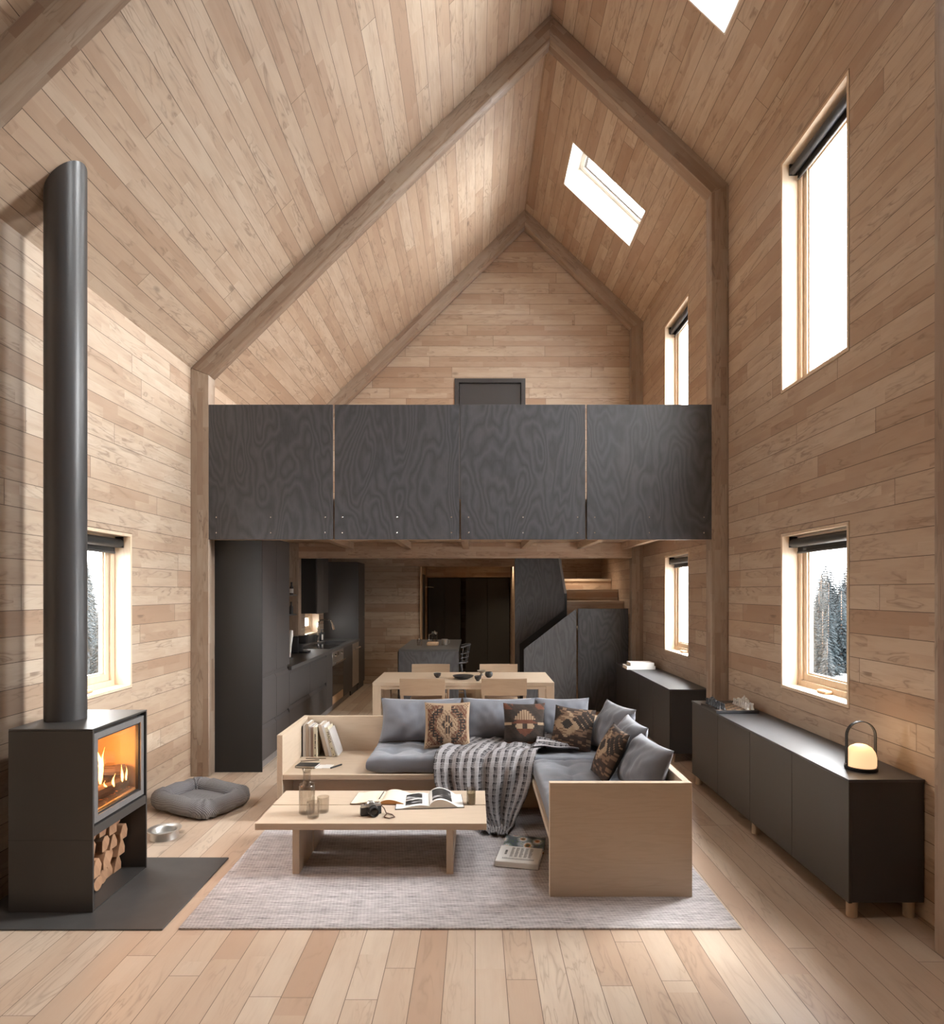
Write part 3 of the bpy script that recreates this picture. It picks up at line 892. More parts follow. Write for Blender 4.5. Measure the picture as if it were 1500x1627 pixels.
def p_ziggurat(a, b):
    n = 34
    i, j = int(a*n), int(b*n)
    x, y = abs(i-16.5), j
    h = (i*37+j*91) % 9
    if 21 <= y <= 28 and x < 9.5-(y-20)//2*1.8: return CR if i % 2 else TN_
    if y in (17, 18) and x > 11: return CR
    if 14 <= y <= 17 and x < 9-abs(y-15.5)*1.5: return CR if not (x < 2.5) else BR
    if 18 <= y <= 20 and x < 11-(y-18)*2: return RU
    if 8 <= y < 14 and x < (y-7)*1.2: return RU
    if 5 <= y <= 6: return BK
    if y < 4: return RU if h > 3 else BR
    if y > 28 and x > 9: return RU if h > 2 else BR
    if 14 <= y <= 16: return BK if h > 2 else BR
    return DB if h > 3 else BR
def p_diamond(a, b):
    n = 30
    i, j = int(a*n), int(b*n)
    h = int(7*abs(math.sin((i//3)*12.9898+j*78.233)*43758.5453) % 7)
    if abs(i-11)+abs(j-17)*1.05 < 4.2: return BK
    if abs(i-24)*.8+abs(j-21) < 7.6 and (i+j) % 5 != 0: return BK
    if abs(i-0)+abs(j-24) < 6: return BK
    if abs(i-11)*.8+abs(j-17) < 10: return CR if h > 1 else TN_
    if j < 4 and i < 4: return BK
    if j < 10: return BR if h > 3 else ((.20,.13,.095) if h > 0 else TN_)
    if j > 26: return BR if h > 2 else TN_
    return TN_ if h > 2 else (.24,.16,.11)
g = G('kilim weave'); at = g.n('ShaderNodeVertexColor'); at.layer_name = 'pattern'
c = g.co(); nz = g.noise(c, 260, 2, .6); nb = g.noise(g.comb(g.m('MULTIPLY', g.dot(c, (1,0,0)), 30.0), 0.0, g.m('MULTIPLY', g.dot(c, (0,0,1)), 220.0)), 1, 2, .6)
g.bump(g.m('ADD', nz, nb), .5, .003)
M['kilim'] = g.set(Base_Color=g.mix(g.m('MULTIPLY', nb, .35), at.outputs[0], (.12, .085, .065)), Roughness=.95)
def kilim(label, W, H, T, patt, loc, lean, rz, roll=0, n=34):
    mm = pillow_bm(W, H, T, n, ex=3, pw=.62, pinch=.06, wr=.003, seed=9, patt=patt)
    o = mm.build('cushion', M['kilim'], smooth=80)
    o.location = loc; o.rotation_euler = (-lean, roll, rz)
    return tag(o, label, 'cushion', 'patterned kilim cushions')
kilim('cream kilim cushion with a round black and rust medallion', .37, .37, .13, p_medal, (-.222, 5.015, MTOP+.004), R(17), R(2))
kilim('dark brown kilim cushion with a cream stepped pyramid', .34, .36, .13, p_ziggurat, (.395, 5.03, MTOP+.004), R(16), R(-1))
kilim('tan kilim cushion with black diamonds leaning in the sofa corner', .33, .345, .12, p_diamond, (.74, 4.95, MTOP+.004), R(20), R(-22), R(4), 30)
kilim('tan and black kilim cushion leaning between two right-hand grey pillows', .33, .37, .11, p_diamond, (.82, 4.235, MTOP+.004), R(26), R(-84), R(3), 30)

# ------------------------------------------------------------------ plaid throw
g = G('plaid throw'); uvn = g.co('UV'); su = g.n('ShaderNodeSeparateXYZ'); g.put(su.inputs[0], uvn)
u, v = su.outputs[0], su.outputs[1]
wob = g.noise(uvn, 26, 2, .5)
uu = g.m('ADD', g.m('MULTIPLY', u, 13.0), g.m('MULTIPLY', wob, .25)); vv = g.m('ADD', g.m('MULTIPLY', v, 21.0), g.m('MULTIPLY', wob, .4))
fu, fv = g.m('FRACT', uu), g.m('FRACT', vv)
bl = g.m('MULTIPLY', g.m('LESS_THAN', fu, .46), g.m('LESS_THAN', fv, .58))
dk = g.m('LESS_THAN', fu, .46)
th = g.m('MAXIMUM', g.m('MULTIPLY', g.m('GREATER_THAN', g.m('FRACT', g.m('MULTIPLY', uu, 3.0)), .86), 1.0), g.m('GREATER_THAN', g.m('FRACT', g.m('MULTIPLY', vv, 2.0)), .86))
ns = g.noise(uvn, 420, 2, .6)
col = g.mix(dk, (.30,.285,.29), (.13,.12,.122)); col = g.mix(bl, col, (.012,.011,.013))
col = g.mix(g.m('MULTIPLY', th, .55), col, (.46,.44,.45)); col = g.mix(g.m('MULTIPLY', ns, .45), col, (.10,.09,.092))
g.bump(ns, .4, .003)
M['plaid'] = g.set(Base_Color=col, Roughness=.95)
rows = [  # v, left, right
    (.00, (-.10, 5.27, .512), (.62, 5.22, .515)), (.12, (-.17, 5.10, .507), (.60, 5.06, .520)), (.24, (-.24, 4.93, .502), (.55, 4.93, .518)),
    (.35, (-.29, 4.78, .498), (.48, 4.80, .514)), (.41, (-.305, 4.725, .480), (.455, 4.725, .500)), (.46, (-.31, 4.695, .425), (.43, 4.690, .445)),
    (.56, (-.30, 4.675, .33), (.41, 4.665, .34)), (.68, (-.26, 4.655, .22), (.37, 4.64, .23)), (.80, (-.14, 4.63, .12), (.31, 4.61, .12)),
    (.90, (-.02, 4.60, .045), (.27, 4.57, .045)), (.95, (.02, 4.55, .026), (.25, 4.50, .026)), (1.0, (.04, 4.49, .022), (.22, 4.43, .022))]
def thr(u, v):
    for k in range(len(rows)-1):
        if v <= rows[k+1][0]+1e-9: break
    a, b = rows[k], rows[k+1]
    f = (v-a[0])/(b[0]-a[0])
    Lp = Vector(a[1]).lerp(Vector(b[1]), f); Rp = Vector(a[2]).lerp(Vector(b[2]), f)
    p = Lp.lerp(Rp, u)
    gather = 1+max(0, v-.5)*1.4
    amp = (.010+.012*min(1, v*2)) if v < .4 else .016+.014*(v-.4)
    w = math.sin(u*2*PI*3.1+v*3.0)+.6*math.sin(u*2*PI*5.7-v*4.5+1.3)+.45*math.sin(u*2*PI*9.0+v*2+.5)+1.2*mnoise.noise(Vector((u*5, v*6, 1.7)))
    if v < .38:
        p.z += amp*(.9+w*.6)
    else:
        k2 = min(1, (v-.38)/.1)
        p.y -= amp*(w*.8+1.4)*k2; p.z += amp*(.9+w*.5)*(1-k2)
        if v > .9: p.z += .014*(1+math.sin(u*17+v*30))*min(1, (v-.9)*20)
    if v < .3: p.x += .02*math.sin(v*18+u*3)
    return p
m = MB(); m.grid(thr, 84, 110)
# tail trailing into the corner
def tail(u, v):
    a = Vector((.44, 4.80, .525)).lerp(Vector((.80, 4.88, .510)), v)
    b = Vector((.52, 5.10, .560)).lerp(Vector((.87, 5.02, .530)), v)
    p = a.lerp(b, u)
    w = math.sin(u*2*PI*2.2+v*2)+.5*math.sin(u*2*PI*5+1)
    p.z += .016*w*(1-.6*v)+.018*(1-v)
    p.y += .02*math.sin(v*9)
    return p
tv = m.grid(tail, 30, 40)
for row in tv:
    for v_ in row:
        for l in v_.link_loops:
            q_ = l[m.uv].uv
            l[m.uv].uv = (q_[0]*.36+.03, q_[1]*.40+.02) if not l.tag else q_
            l.tag = True
th_ = m.build('throw_blanket', M['plaid'], smooth=80, recalc=False)
sd = th_.modifiers.new('thickness', 'SOLIDIFY'); sd.thickness = .006; sd.offset = 0
at_base(th_, (.1, 4.7, .03))
tag(th_, 'black and grey plaid throw draped over the sofa corner to the floor', 'throw')

# ------------------------------------------------------------------ sideboards
def sideboard(label, y0, y1, group):
    xf, xb, zt = 1.966, 2.364, .742
    t = thing('sideboard', label, 'sideboard', (2.165, (y0+y1)/2, 0), 0, group)
    m = MB(); m.box(xf-.004, xb, y0-.004, y1+.004, zt-.014, zt, .001); m.build('top', M['charcoal_top'], t)
    m = MB(); m.box(xf+.020, xb, y0+.004, y1-.004, .092, zt-.0145, .001); m.build('body', M['door'], t)
    n = 4; w = (y1-y0)/n
    for k in range(n):
        m = MB(); m.box(xf, xf+.019, y0+k*w+.0022, y0+(k+1)*w-.0022, .088, zt-.017, .001); m.build('door', M['sideboard'], t)
    for y in (y0+.05, (y0+y1)/2, y1-.05):
        for x in (xf+.045, xb-.05):
            m = MB(); m.lathe([(0,0), (.027,0), (.028,.003), (.028,.0915), (0,.0915)], (x, y, 0), 24); m.build('leg', M['oakz'], t)
    return t
sideboard('long charcoal four-door sideboard on wooden feet under the near right window', 3.32, 5.72, 'charcoal sideboards along the right wall')
sideboard('charcoal four-door sideboard further back under the loft, with white books on it', 6.38, 8.78, 'charcoal sideboards along the right wall')

# ------------------------------------------------------------------ kitchen
KF = -2.042
def jfront(z0, z1, y0, y1, name, parent, bev=.018):
    """cabinet front with a chamfered finger pull along its top"""
    m = MB(); m.prism([(KF-.022, z0), (KF, z0), (KF, z1-.034), (KF-bev, z1), (KF-.022, z1)], 'y', y0+.0015, y1-.0015)
    return m.build(name, M['charcoal'], parent, smooth=0)
for k, (y0, y1, lab) in enumerate(((6.045, 6.49, 'tall black pantry cabinet nearest the left post, plain side showing'), (6.492, 6.94, 'tall black pantry cabinet beside the kitchen worktop'))):
    t = thing('tall_cabinet', lab, 'kitchen cabinet', (-2.35, (y0+y1)/2, 0), 0, 'tall pantry cabinets')
    m = MB(); m.box(XL+.004, KF-.0225, y0+(.016 if k == 0 else 0), y1, .10, 2.27); m.build('body', M['charcoal'], t)
    if k == 0:
        m = MB(); m.box(XL+.004, KF+.001, y0, y0+.0155, .001, 2.27); m.build('end_panel', M['black'], t)
        y0 += .016
    m = MB(); m.box(KF-.021, KF, y0+.0015, y1-.0015, .932, 2.268, .001); m.build('door', M['charcoal'], t)
    jfront(.455, .885, y0, y1, 'drawer', t); jfront(.102, .430, y0, y1, 'drawer', t)
    m = MB(); m.box(KF-.07, KF-.045, y0, y1, .001, .098); m.build('plinth', M['plinth'], t)
for y0, y1, lab in ((6.942, 7.80, 'low kitchen drawer unit next to the tall pantry'), (7.802, 8.66, 'low kitchen drawer unit between the pantry side and the oven')):
    t = thing('base_cabinet', lab, 'kitchen cabinet', (-2.35, (y0+y1)/2, 0), 0, 'kitchen drawer units')
    m = MB(); m.box(XL+.004, KF-.0225, y0, y1, .10, .866); m.build('body', M['charcoal'], t)
    jfront(.485, .860, y0, y1, 'drawer', t); jfront(.102, .460, y0, y1, 'drawer', t)
    m = MB(); m.box(KF-.07, KF-.045, y0, y1, .001, .098); m.build('plinth', M['plinth'], t)
def panel_unit(lab, y0, y1):
    t = thing('base_cabinet', lab, 'kitchen cabinet', (-2.35, (y0+y1)/2, 0))
    m = MB(); m.box(XL+.004, KF-.0225, y0, y1, .10, .745 if y0 > 9.5 else .866); m.build('body', M['charcoal'], t)
    m = MB(); m.box(KF-.021, KF, y0+.0015, y1-.0015, .102, .862, .001); m.build('door', M['charcoal'], t)
    m = MB(); m.box(KF-.07, KF-.045, y0, y1, .001, .098); m.build('plinth', M['plinth'], t)
panel_unit('narrow plain kitchen cabinet just before the oven', 8.662, 9.04)
panel_unit('plain kitchen cabinet under the sink, between oven and dishwasher', 9.79, 10.50)
t = thing('oven', 'built-in steel-fronted oven with black glass door below the hob', 'oven', (-2.35, 9.41, 0))
a, b = 9.042, 9.788
m = MB(); m.box(XL+.004, KF-.03, a, b, .10, .866); m.build('body', M['charcoal'], t)
m = MB(); m.box(KF-.028, KF, a+.002, b-.002, .735, .862, .002); cp = m.build('control_panel', M['steel'], t)
for y in (9.20, 9.63):
    m = MB(); m.cyl((KF, y, .80), (KF+.028, y, .80), .021, .017, 20); m.build('knob', M['chrome'], cp)
m = MB(); m.box(KF, KF+.002, 9.36, 9.47, .785, .83); m.build('display', M['oven_glass'], cp)
m = MB(); m.box(KF-.028, KF, a+.002, b-.002, .66, .733, .002); m.build('door_rail', M['steel'], t)
m = MB(); m.box(KF-.028, KF, a+.002, b-.002, .225, .658, .002); d = m.build('door', M['oven_glass'], t)
m = MB(); m.cyl((KF+.035, a+.05, .695), (KF+.035, b-.05, .695), .010); m.cyl((KF, a+.08, .695), (KF+.035, a+.08, .695), .006); m.cyl((KF, b-.08, .695), (KF+.035, b-.08, .695), .006)
m.build('handle', M['chrome'], d)
m = MB(); m.box(KF-.026, KF-.004, a+.002, b-.002, .105, .220, .002); m.build('drawer', M['jamb'], t)
m = MB(); m.box(KF-.07, KF-.045, a, b, .001, .098); m.build('plinth', M['plinth'], t)
t = thing('dishwasher', 'steel dishwasher at the far end of the kitchen worktop', 'dishwasher', (-2.35, 10.78, 0))
m = MB(); m.box(XL+.004, KF-.03, 10.502, 11.055, .001, .866); m.build('body', M['charcoal'], t)
m = MB(); m.box(KF-.028, KF+.004, 10.505, 11.052, .14, .862, .002); d = m.build('door', M['steel'], t)
m = MB(); m.cyl((KF+.04, 10.56, .77), (KF+.04, 11.0, .77), .012); m.cyl((KF, 10.59, .77), (KF+.04, 10.59, .77), .007); m.cyl((KF, 10.97, .77), (KF+.04, 10.97, .77), .007); m.build('handle', M['chrome'], d)
t = thing('fridge_cabinet', 'tall dark built-in fridge cabinet at the far kitchen end', 'kitchen cabinet', (-2.35, 11.36, 0))
m = MB(); m.box(XL+.004, KF-.022, 11.06, 11.66, .001, 2.25, .001); m.build('body', M['charcoal'], t)
m = MB(); m.box(KF-.021, KF, 11.062, 11.658, 1.27, 2.245, .001); m.build('door', M['charcoal'], t)
m = MB(); m.box(KF-.021, KF, 11.062, 11.658, .10, 1.262, .001); m.build('door', M['charcoal'], t)
# worktop with a hole for the sink
m = MB()
for a, b, c, d in cells(XL+.003, -2.018, 6.942, 11.058, [(-2.50, -2.10, 9.86, 10.46)]): m.box(a, b, c, d, .868, .907)
wt = m.build('worktop', M['worktop'], weld=True); at_base(wt, (-2.35, 9, .868))
tag(wt, 'long dark grey kitchen worktop along the left wall', 'worktop')
m = MB(); m.box(XL+.003, XL+.022, 9.05, 11.058, .908, 1.02, .001); o = m.build('backsplash', M['worktop']); at_base(o, (XL+.01, 10, .908))
tag(o, 'low dark upstand at the back of the kitchen worktop', 'backsplash')
t = thing('kitchen_sink', 'dark inset kitchen sink in the far part of the worktop', 'sink', (-2.3, 10.16, .75))
m = MB()
for a, b, c, d in cells(-2.515, -2.085, 9.845, 10.475, [(-2.48, -2.12, 9.88, 10.44)]): m.box(a, b, c, d, .9075, .912)
m.build('rim', M['charcoal_top'], t)
m = MB(); x0, x1, y0, y1, zb = -2.49, -2.11, 9.87, 10.45, .75
m.box(x0, x1, y0, y1, zb, zb+.008); m.box(x0, x0+.008, y0, y1, zb+.008, .907); m.box(x1-.008, x1, y0, y1, zb+.008, .907); m.box(x0+.008, x1-.008, y0, y0+.008, zb+.008, .907); m.box(x0+.008, x1-.008, y1-.008, y1, zb+.008, .907)
m.build('bowl', M['charcoal_top'], t)
m = MB(); m.lathe([(0,.0085), (.03,.0085), (.03,.011), (0,.011)], (-2.3, 10.16, zb), 16); m.build('drain', M['chrome'], t)
t = thing('kitchen_tap', 'tall chrome kitchen tap with a bent spout in front of the small window', 'tap', (-2.56, 10.28, .9078))
m = MB(); m.lathe([(0,0), (.028,0), (.028,.012), (.022,.02), (.022,.12), (0,.12)], (-2.56, 10.28, .9078), 20); m.build('base', M['chrome'], t)
m = MB(); m.tube([(-2.56,10.28,1.02), (-2.56,10.28,1.20), (-2.548,10.28,1.245), (-2.51,10.28,1.268), (-2.40,10.28,1.268), (-2.355,10.28,1.255), (-2.33,10.28,1.22), (-2.318,10.28,1.18)], .0125, 12); m.build('spout', M['chrome'], t)
m = MB(); m.tube([(-2.319,10.28,1.185), (-2.300,10.28,1.11)], [.017, .019], 12); m.build('spray_head', M['chrome'], t)
m = MB(); m.cyl((-2.55,10.26,.985), (-2.53,10.17,1.02), .009); m.build('lever', M['chrome'], t)
t = thing('induction_hob', 'black glass induction hob set on the worktop above the oven', 'hob', (-2.33, 9.41, .9075))
m = MB(); m.box(-2.55, -2.09, 9.06, 9.77, .9075, .913, .001); m.build('glass', M['oven_glass'], t)
t = thing('soap_bottle', 'black and white pump bottle beside the kitchen tap', 'bottle', (-2.56, 10.5, .9078))
m = MB(); m.lathe([(0,0), (.032,0), (.033,.005), (.033,.13), (.012,.145), (.012,.155), (0,.155)], (-2.56,10.5,.9078), 18); m.build('bottle', M['ceramic'], t)
m = MB(); m.box(-2.545, -2.526, 10.466, 10.5, .93, 1.02); m.build('label_patch', M['paper'], t)
m = MB(); m.cyl((-2.56,10.5,1.062), (-2.56,10.5,1.10), .006); m.cyl((-2.56,10.5,1.10), (-2.52,10.48,1.10), .006); m.build('pump', M['black'], t)
t = thing('coffee_machine', 'small black coffee machine on the worktop near the tall cabinet', 'coffee machine', (-2.42, 8.55, .9078))
m = MB(); m.box(-2.52, -2.36, 8.42, 8.68, .908, 1.13, .02, 2); m.build('body', M['ceramic'], t)
m = MB(); m.box(-2.37, -2.27, 8.45, 8.65, 1.03, 1.14, .012, 2); m.build('brew_head', M['ceramic'], t)
m = MB(); m.box(-2.36, -2.25, 8.45, 8.65, .908, .93, .004); m.build('drip_tray', M['black'], t)
m = MB(); m.box(-2.50, -2.29, 8.44, 8.66, 1.14, 1.146, .002); m.build('lid', M['chrome'], t)
t = thing('milk_frother', 'slim upright white kitchen gadget standing beside the tall pantry', 'kitchen gadget', (-2.30, 7.83, .9078))
m = MB(); m.lathe([(0,0), (.045,0), (.045,.01), (.02,.018), (0,.018)], (-2.30,7.83,.9078), 18); m.build('foot', M['chrome'], t)
m = MB(); m.tube([(-2.30,7.83,.92), (-2.295,7.83,1.05), (-2.285,7.83,1.20), (-2.28,7.83,1.25)], [.012,.017,.028,.02], 14); m.build('body', M['paper'], t)
for k, z in enumerate((1.42, 1.69)):
    t = thing('wall_shelf', 'thin dark wall shelf beside the pantry, %s of the two' % ('lower' if k == 0 else 'upper'), 'shelf', (-2.58, 7.9, z), 0, 'thin dark kitchen shelves')
    m = MB(); m.box(XL+.003, -2.50, 6.96, 8.86, z-.018, z, .002); m.build('board', M['charcoal'], t)
    m = MB(); m.box(XL+.003, XL+.008, 7.0, 8.8, z-.05, z-.0185); m.build('wall_rail', M['charcoal'], t)
for z, x, lab, bm_, lm in ((1.69, -2.54, 'small dark bottle with a pale label on the upper kitchen shelf', 'ceramic', 'paper'), (1.42, -2.545, 'dark bottle standing on the lower kitchen shelf', 'ceramic', None)):
    y = 8.78-.05
    t = thing('bottle', lab, 'bottle', (x, y, z))
    m = MB(); m.lathe([(0,.0005), (.025,.0005), (.026,.004), (.026,.10), (.012,.125), (.012,.15), (0,.15)], (x, y, z), 18); m.build('body', M[bm_], t)
    if lm:
        m = MB(); m.lathe([(.0265,.02), (.0265,.08)], (x, y, z), 18); m.build('label_band', M[lm], t)
    m = MB(); m.cyl((x, y, z+.15), (x, y, z+.17), .013); m.build('cap', M['black'], t)
t = thing('wall_cabinet', 'black wall-hung kitchen cabinet above the hob', 'kitchen cabinet', (-2.52, 9.92, 1.396))
m = MB(); m.box(XL+.003, -2.412, 9.56, 10.28, 1.396, 2.36, .001); m.build('body', M['black'], t)
for y0, y1 in ((9.56, 9.92), (9.92, 10.28)):
    m = MB(); m.box(-2.411, -2.39, y0+.001, y1-.0015, 1.392, 2.358, .001); m.build('door', M['charcoal'], t)
# ------------------------------------------------------------------ dining table and chairs
t = thing('dining_table', 'long pale oak dining table behind the sofa', 'dining table', (-.13, 7.3, 0))
dx0, dx1, dy0, dy1 = -1.118, .862, 6.87, 7.76
m = MB(); m.box(dx0, dx1, dy0, dy1, .70, .74, .002); m.build('tabletop', M['oakx'], t)
for x in (dx0, dx1-.09):
    for y in (dy0, dy1-.09):
        m = MB(); m.box(x, x+.09, y, y+.09, .0005, .6995, .002); m.build('leg', M['oakz'], t)
for y in (dy0+.012, dy1-.03):
    m = MB(); m.box(dx0+.091, dx1-.091, y, y+.018, .665, .6995); m.build('apron', M['oakx'], t)

def chair(label):
    """local: seat opens towards +y, backrest at y=0"""
    t = thing('dining_chair', label, 'chair', (0,0,0), 0, 'oak dining chairs at the table')
    W = .485
    m = MB(); m.prism([(0.0,.44), (.42,.452), (.44,.445), (.44,.425), (0,.412)], 'x', -W/2+.03, W/2-.03, .002)
    m.build('seat', M['oakchair'], t, local=True)
    m = MB()
    def f(u, v, s):
        x = (u-.5)*W
        return Vector((x, -.018-.022*(1-(2*u-1)**2)-.035*(v)+s*.008, .615+.185*v))
    n = 12
    A = [[m.bm.verts.new(f(i/n, j/2, -1)) for j in range(3)] for i in range(n+1)]
    B = [[m.bm.verts.new(f(i/n, j/2, 1)) for j in range(3)] for i in range(n+1)]
    for i in range(n):
        for j in range(2):
            m.face([A[i][j], A[i+1][j], A[i+1][j+1], A[i][j+1]]); m.face([B[i][j], B[i][j+1], B[i+1][j+1], B[i+1][j]])
        m.face([A[i][2], A[i+1][2], B[i+1][2], B[i][2]]); m.face([A[i][0], B[i][0], B[i+1][0], A[i+1][0]])
    for i in (0, n):
        for j in range(2): m.face([A[i][j], A[i][j+1], B[i][j+1], B[i][j]])
    m.build('backrest', M['oakchair'], t, local=True)
    for sx in (-1, 1):
        x = sx*(W/2-.02)
        m = MB(); m.prism([(.0,.0005), (.035,.0005), (.028,.44), (-.008,.70), (-.030,.70), (-.006,.42)], 'x', x-.016, x+.016, .002); m.build('leg', M['oakchair'], t, local=True)
        m = MB(); m.box(sx*(W/2-.05)-.016, sx*(W/2-.05)+.016, .385, .42, .0005, .424, .002); m.build('leg', M['oakchair'], t, local=True)
        m = MB(); m.box(sx*(W/2-.045)-.009, sx*(W/2-.045)+.009, .045, .384, .375, .415); m.build('rail', M['oakchair'], t, local=True)
    return t
c0 = chair('near left oak dining chair, its back to the sofa')
c0.location = (-.565, 6.80, 0)
dup(c0, (.31, 6.80, 0), None, 'near right oak dining chair, its back to the sofa')
dup(c0, (-.568, 8.04, 0), (0,0,PI), 'far left oak dining chair, in front of the kitchen island')
dup(c0, (.30, 8.04, 0), (0,0,PI), 'far right oak dining chair, facing the sofa across the table')

def bowl_prof(r, h, th=.004, foot=.45):
    return [(0,.0005), (r*foot,.0005), (r*foot,.006), (r*.85,h*.45), (r,h), (r-th,h), (r*.82-th,h*.5), (r*foot,.010), (0,.009)]
def vessel(name, label, cat, prof, loc, mat, group=None):
    o = MB().lathe(prof, (0,0,0), 28).build(name, mat); o.location = loc
    return tag(o, label, cat, group)
ZT = .7402
vessel('bowl', 'small dark stoneware bowl left of the platter on the dining table', 'bowl', bowl_prof(.044,.052), (-.435,7.27,ZT), M['ceramic'], 'dark tableware on the dining table')
vessel('platter', 'wide dark stoneware platter in the middle of the dining table', 'platter', [(0,.0005),(.06,.0005),(.105,.02),(.122,.038),(.118,.039),(.098,.024),(.05,.009),(0,.008)], (-.135,7.17,ZT), M['ceramic'], 'dark tableware on the dining table')
vessel('bowl', 'small dark bowl on the dining table nearest its front edge', 'bowl', bowl_prof(.041,.056), (.03,7.0,ZT), M['ceramic'], 'dark tableware on the dining table')
vessel('bowl', 'rounded dark bowl on the dining table, rightmost of the tableware', 'bowl', [(0,.0005),(.025,.0005),(.042,.02),(.046,.042),(.040,.064),(.036,.064),(.041,.042),(.036,.02),(0,.010)], (.158,7.28,ZT), M['ceramic'], 'dark tableware on the dining table')
vessel('pedestal_bowl', 'shallow taupe footed bowl at the back of the dining table', 'bowl', [(0,.0005),(.026,.0005),(.015,.018),(.015,.026),(.04,.042),(.053,.060),(.049,.061),(.036,.047),(0,.034)], (.075,7.46,ZT), M['ceramic_b'], 'dark tableware on the dining table')

# ------------------------------------------------------------------ kitchen island
t = thing('kitchen_island', 'dark charcoal kitchen island behind the dining table', 'kitchen island', (-.65, 9.77, 0))
ix0, ix1, iy0, iy1 = -1.07, -.232, 8.83, 10.7
m = MB(); m.box(ix0, ix1, iy0, iy1, .89, .92, .002); m.build('top', M['worktop'], t)
m = MB(); m.box(ix0, ix1, iy0+.001, iy0+.03, .0005, .8895, .001); m.build('end_panel', M['ply_grey'], t)
m = MB(); m.box(ix0+.002, ix0+.52, iy0+.031, iy1-.002, .0005, .8895, .001); m.build('body', M['charcoal'], t)
for k in range(3):
    y0 = iy0+.034+k*.61
    m = MB(); m.box(ix0-.018, ix0+.0015, y0+.002, y0+.606, .1, .885, .001); m.build('door', M['charcoal'], t)
IZ = .9205
t = thing('drinking_glass', 'smoky glass tumbler at the left front of the kitchen island', 'glass', (-.835, 9.47, IZ))
m = MB(); m.lathe([(0,.0005),(.036,.0005),(.041,.095),(.038,.095),(.033,.008),(0,.008)], (-.835,9.47,IZ), 24); m.build('tumbler', M['smoke'], t)
o = MB().box(-.725, -.555, 9.42, 9.66, IZ, IZ+.045, .012, 2).build('wooden_box', M['jamb']); at_base(o, (-.64, 9.55, IZ)); tag(o, 'low taupe tray box on the kitchen island below the glass jug', 'tray')
t = thing('coffee_press', 'clear glass coffee press standing behind the tray on the island', 'coffee press', (-.63, 9.82, IZ))
m = MB(); m.lathe([(.0,.001),(.044,.001),(.045,.17),(.043,.17),(.042,.006),(0,.006)], (-.63,9.82,IZ), 24); m.build('beaker', M['smoke'], t)
m = MB(); m.lathe([(0,.1705),(.047,.1705),(.047,.182),(.01,.188),(.006,.205),(0,.207)], (-.63,9.82,IZ), 24); m.build('lid', M['chrome'], t)
m = MB(); m.tube([(-.675,9.82,IZ+.15),(-.715,9.82,IZ+.145),(-.72,9.82,IZ+.09),(-.71,9.82,IZ+.04),(-.676,9.82,IZ+.035)], .006, 8); m.build('handle', M['chrome'], t)
for z in (.03, .155):
    m = MB(); m.lathe([(.0455,z),(.0475,z),(.0475,z+.01),(.0455,z+.01)], (-.63,9.82,IZ), 24); m.build('band', M['chrome'], t)
t = thing('mug', 'taupe stoneware mug at the right of the kitchen island', 'mug', (-.465, 9.6, IZ))
m = MB(); m.lathe([(0,.0005),(.044,.0005),(.047,.01),(.047,.088),(.043,.088),(.042,.012),(0,.01)], (-.465,9.6,IZ), 24); m.build('cup', M['ceramic_b'], t)
m = MB(); m.tube([(-.42,9.6,IZ+.07),(-.395,9.6,IZ+.068),(-.39,9.6,IZ+.045),(-.40,9.6,IZ+.025),(-.42,9.6,IZ+.02)], .006, 8); m.build('handle', M['ceramic_b'], t)

M['stool'] = plain('grey stained stool wood', (.085,.082,.085), .45, var=.15)
t = thing('bar_stool', 'grey spindle-back bar stool tucked in at the right of the island', 'bar stool', (-.29, 9.45, 0))
sx_, sy_ = -.29, 9.45
m = MB(); m.lathe([(0,.655),(.16,.66),(.185,.675),(.18,.69),(.10,.685),(0,.68)], (sx_, sy_, 0), 28); m.build('seat', M['stool'], t)
for r, z, rr in ((.185,.735,.009), (.20,.80,.009), (.215,.885,.013)):
    pts = [(sx_+r*math.cos(a), sy_+r*math.sin(a), z+ (.06*math.cos(a) if rr > .01 else .03*math.cos(a))) for a in [R(-68+k*8.5) for k in range(17)]]
    m = MB(); m.tube(pts, rr, 8); m.build('back_rail', M['stool'], t)
for a in (-58, -29, 0, 29, 58):
    c, s = math.cos(R(a)), math.sin(R(a))
    m = MB(); m.tube([(sx_+.165*c, sy_+.165*s, .682), (sx_+.215*c, sy_+.215*s, .885+.06*c)], .007, 8); m.build('spindle', M['stool'], t)
for a in (45, 135, 225, 315):
    c, s = math.cos(R(a)), math.sin(R(a))
    m = MB(); m.tube([(sx_+.11*c, sy_+.11*s, .66), (sx_+.235*c, sy_+.235*s, .0008)], [.016,.011], 10); m.build('leg', M['stool'], t)
for z, r in ((.24, .19), (.34, .172)):
    pts = [(sx_+r*math.cos(R(a)), sy_+r*math.sin(R(a)), z) for a in range(45, 405, 90)]
    m = MB(); m.tube(pts, .008, 8, closed=True); m.build('foot_rail', M['stool'], t)

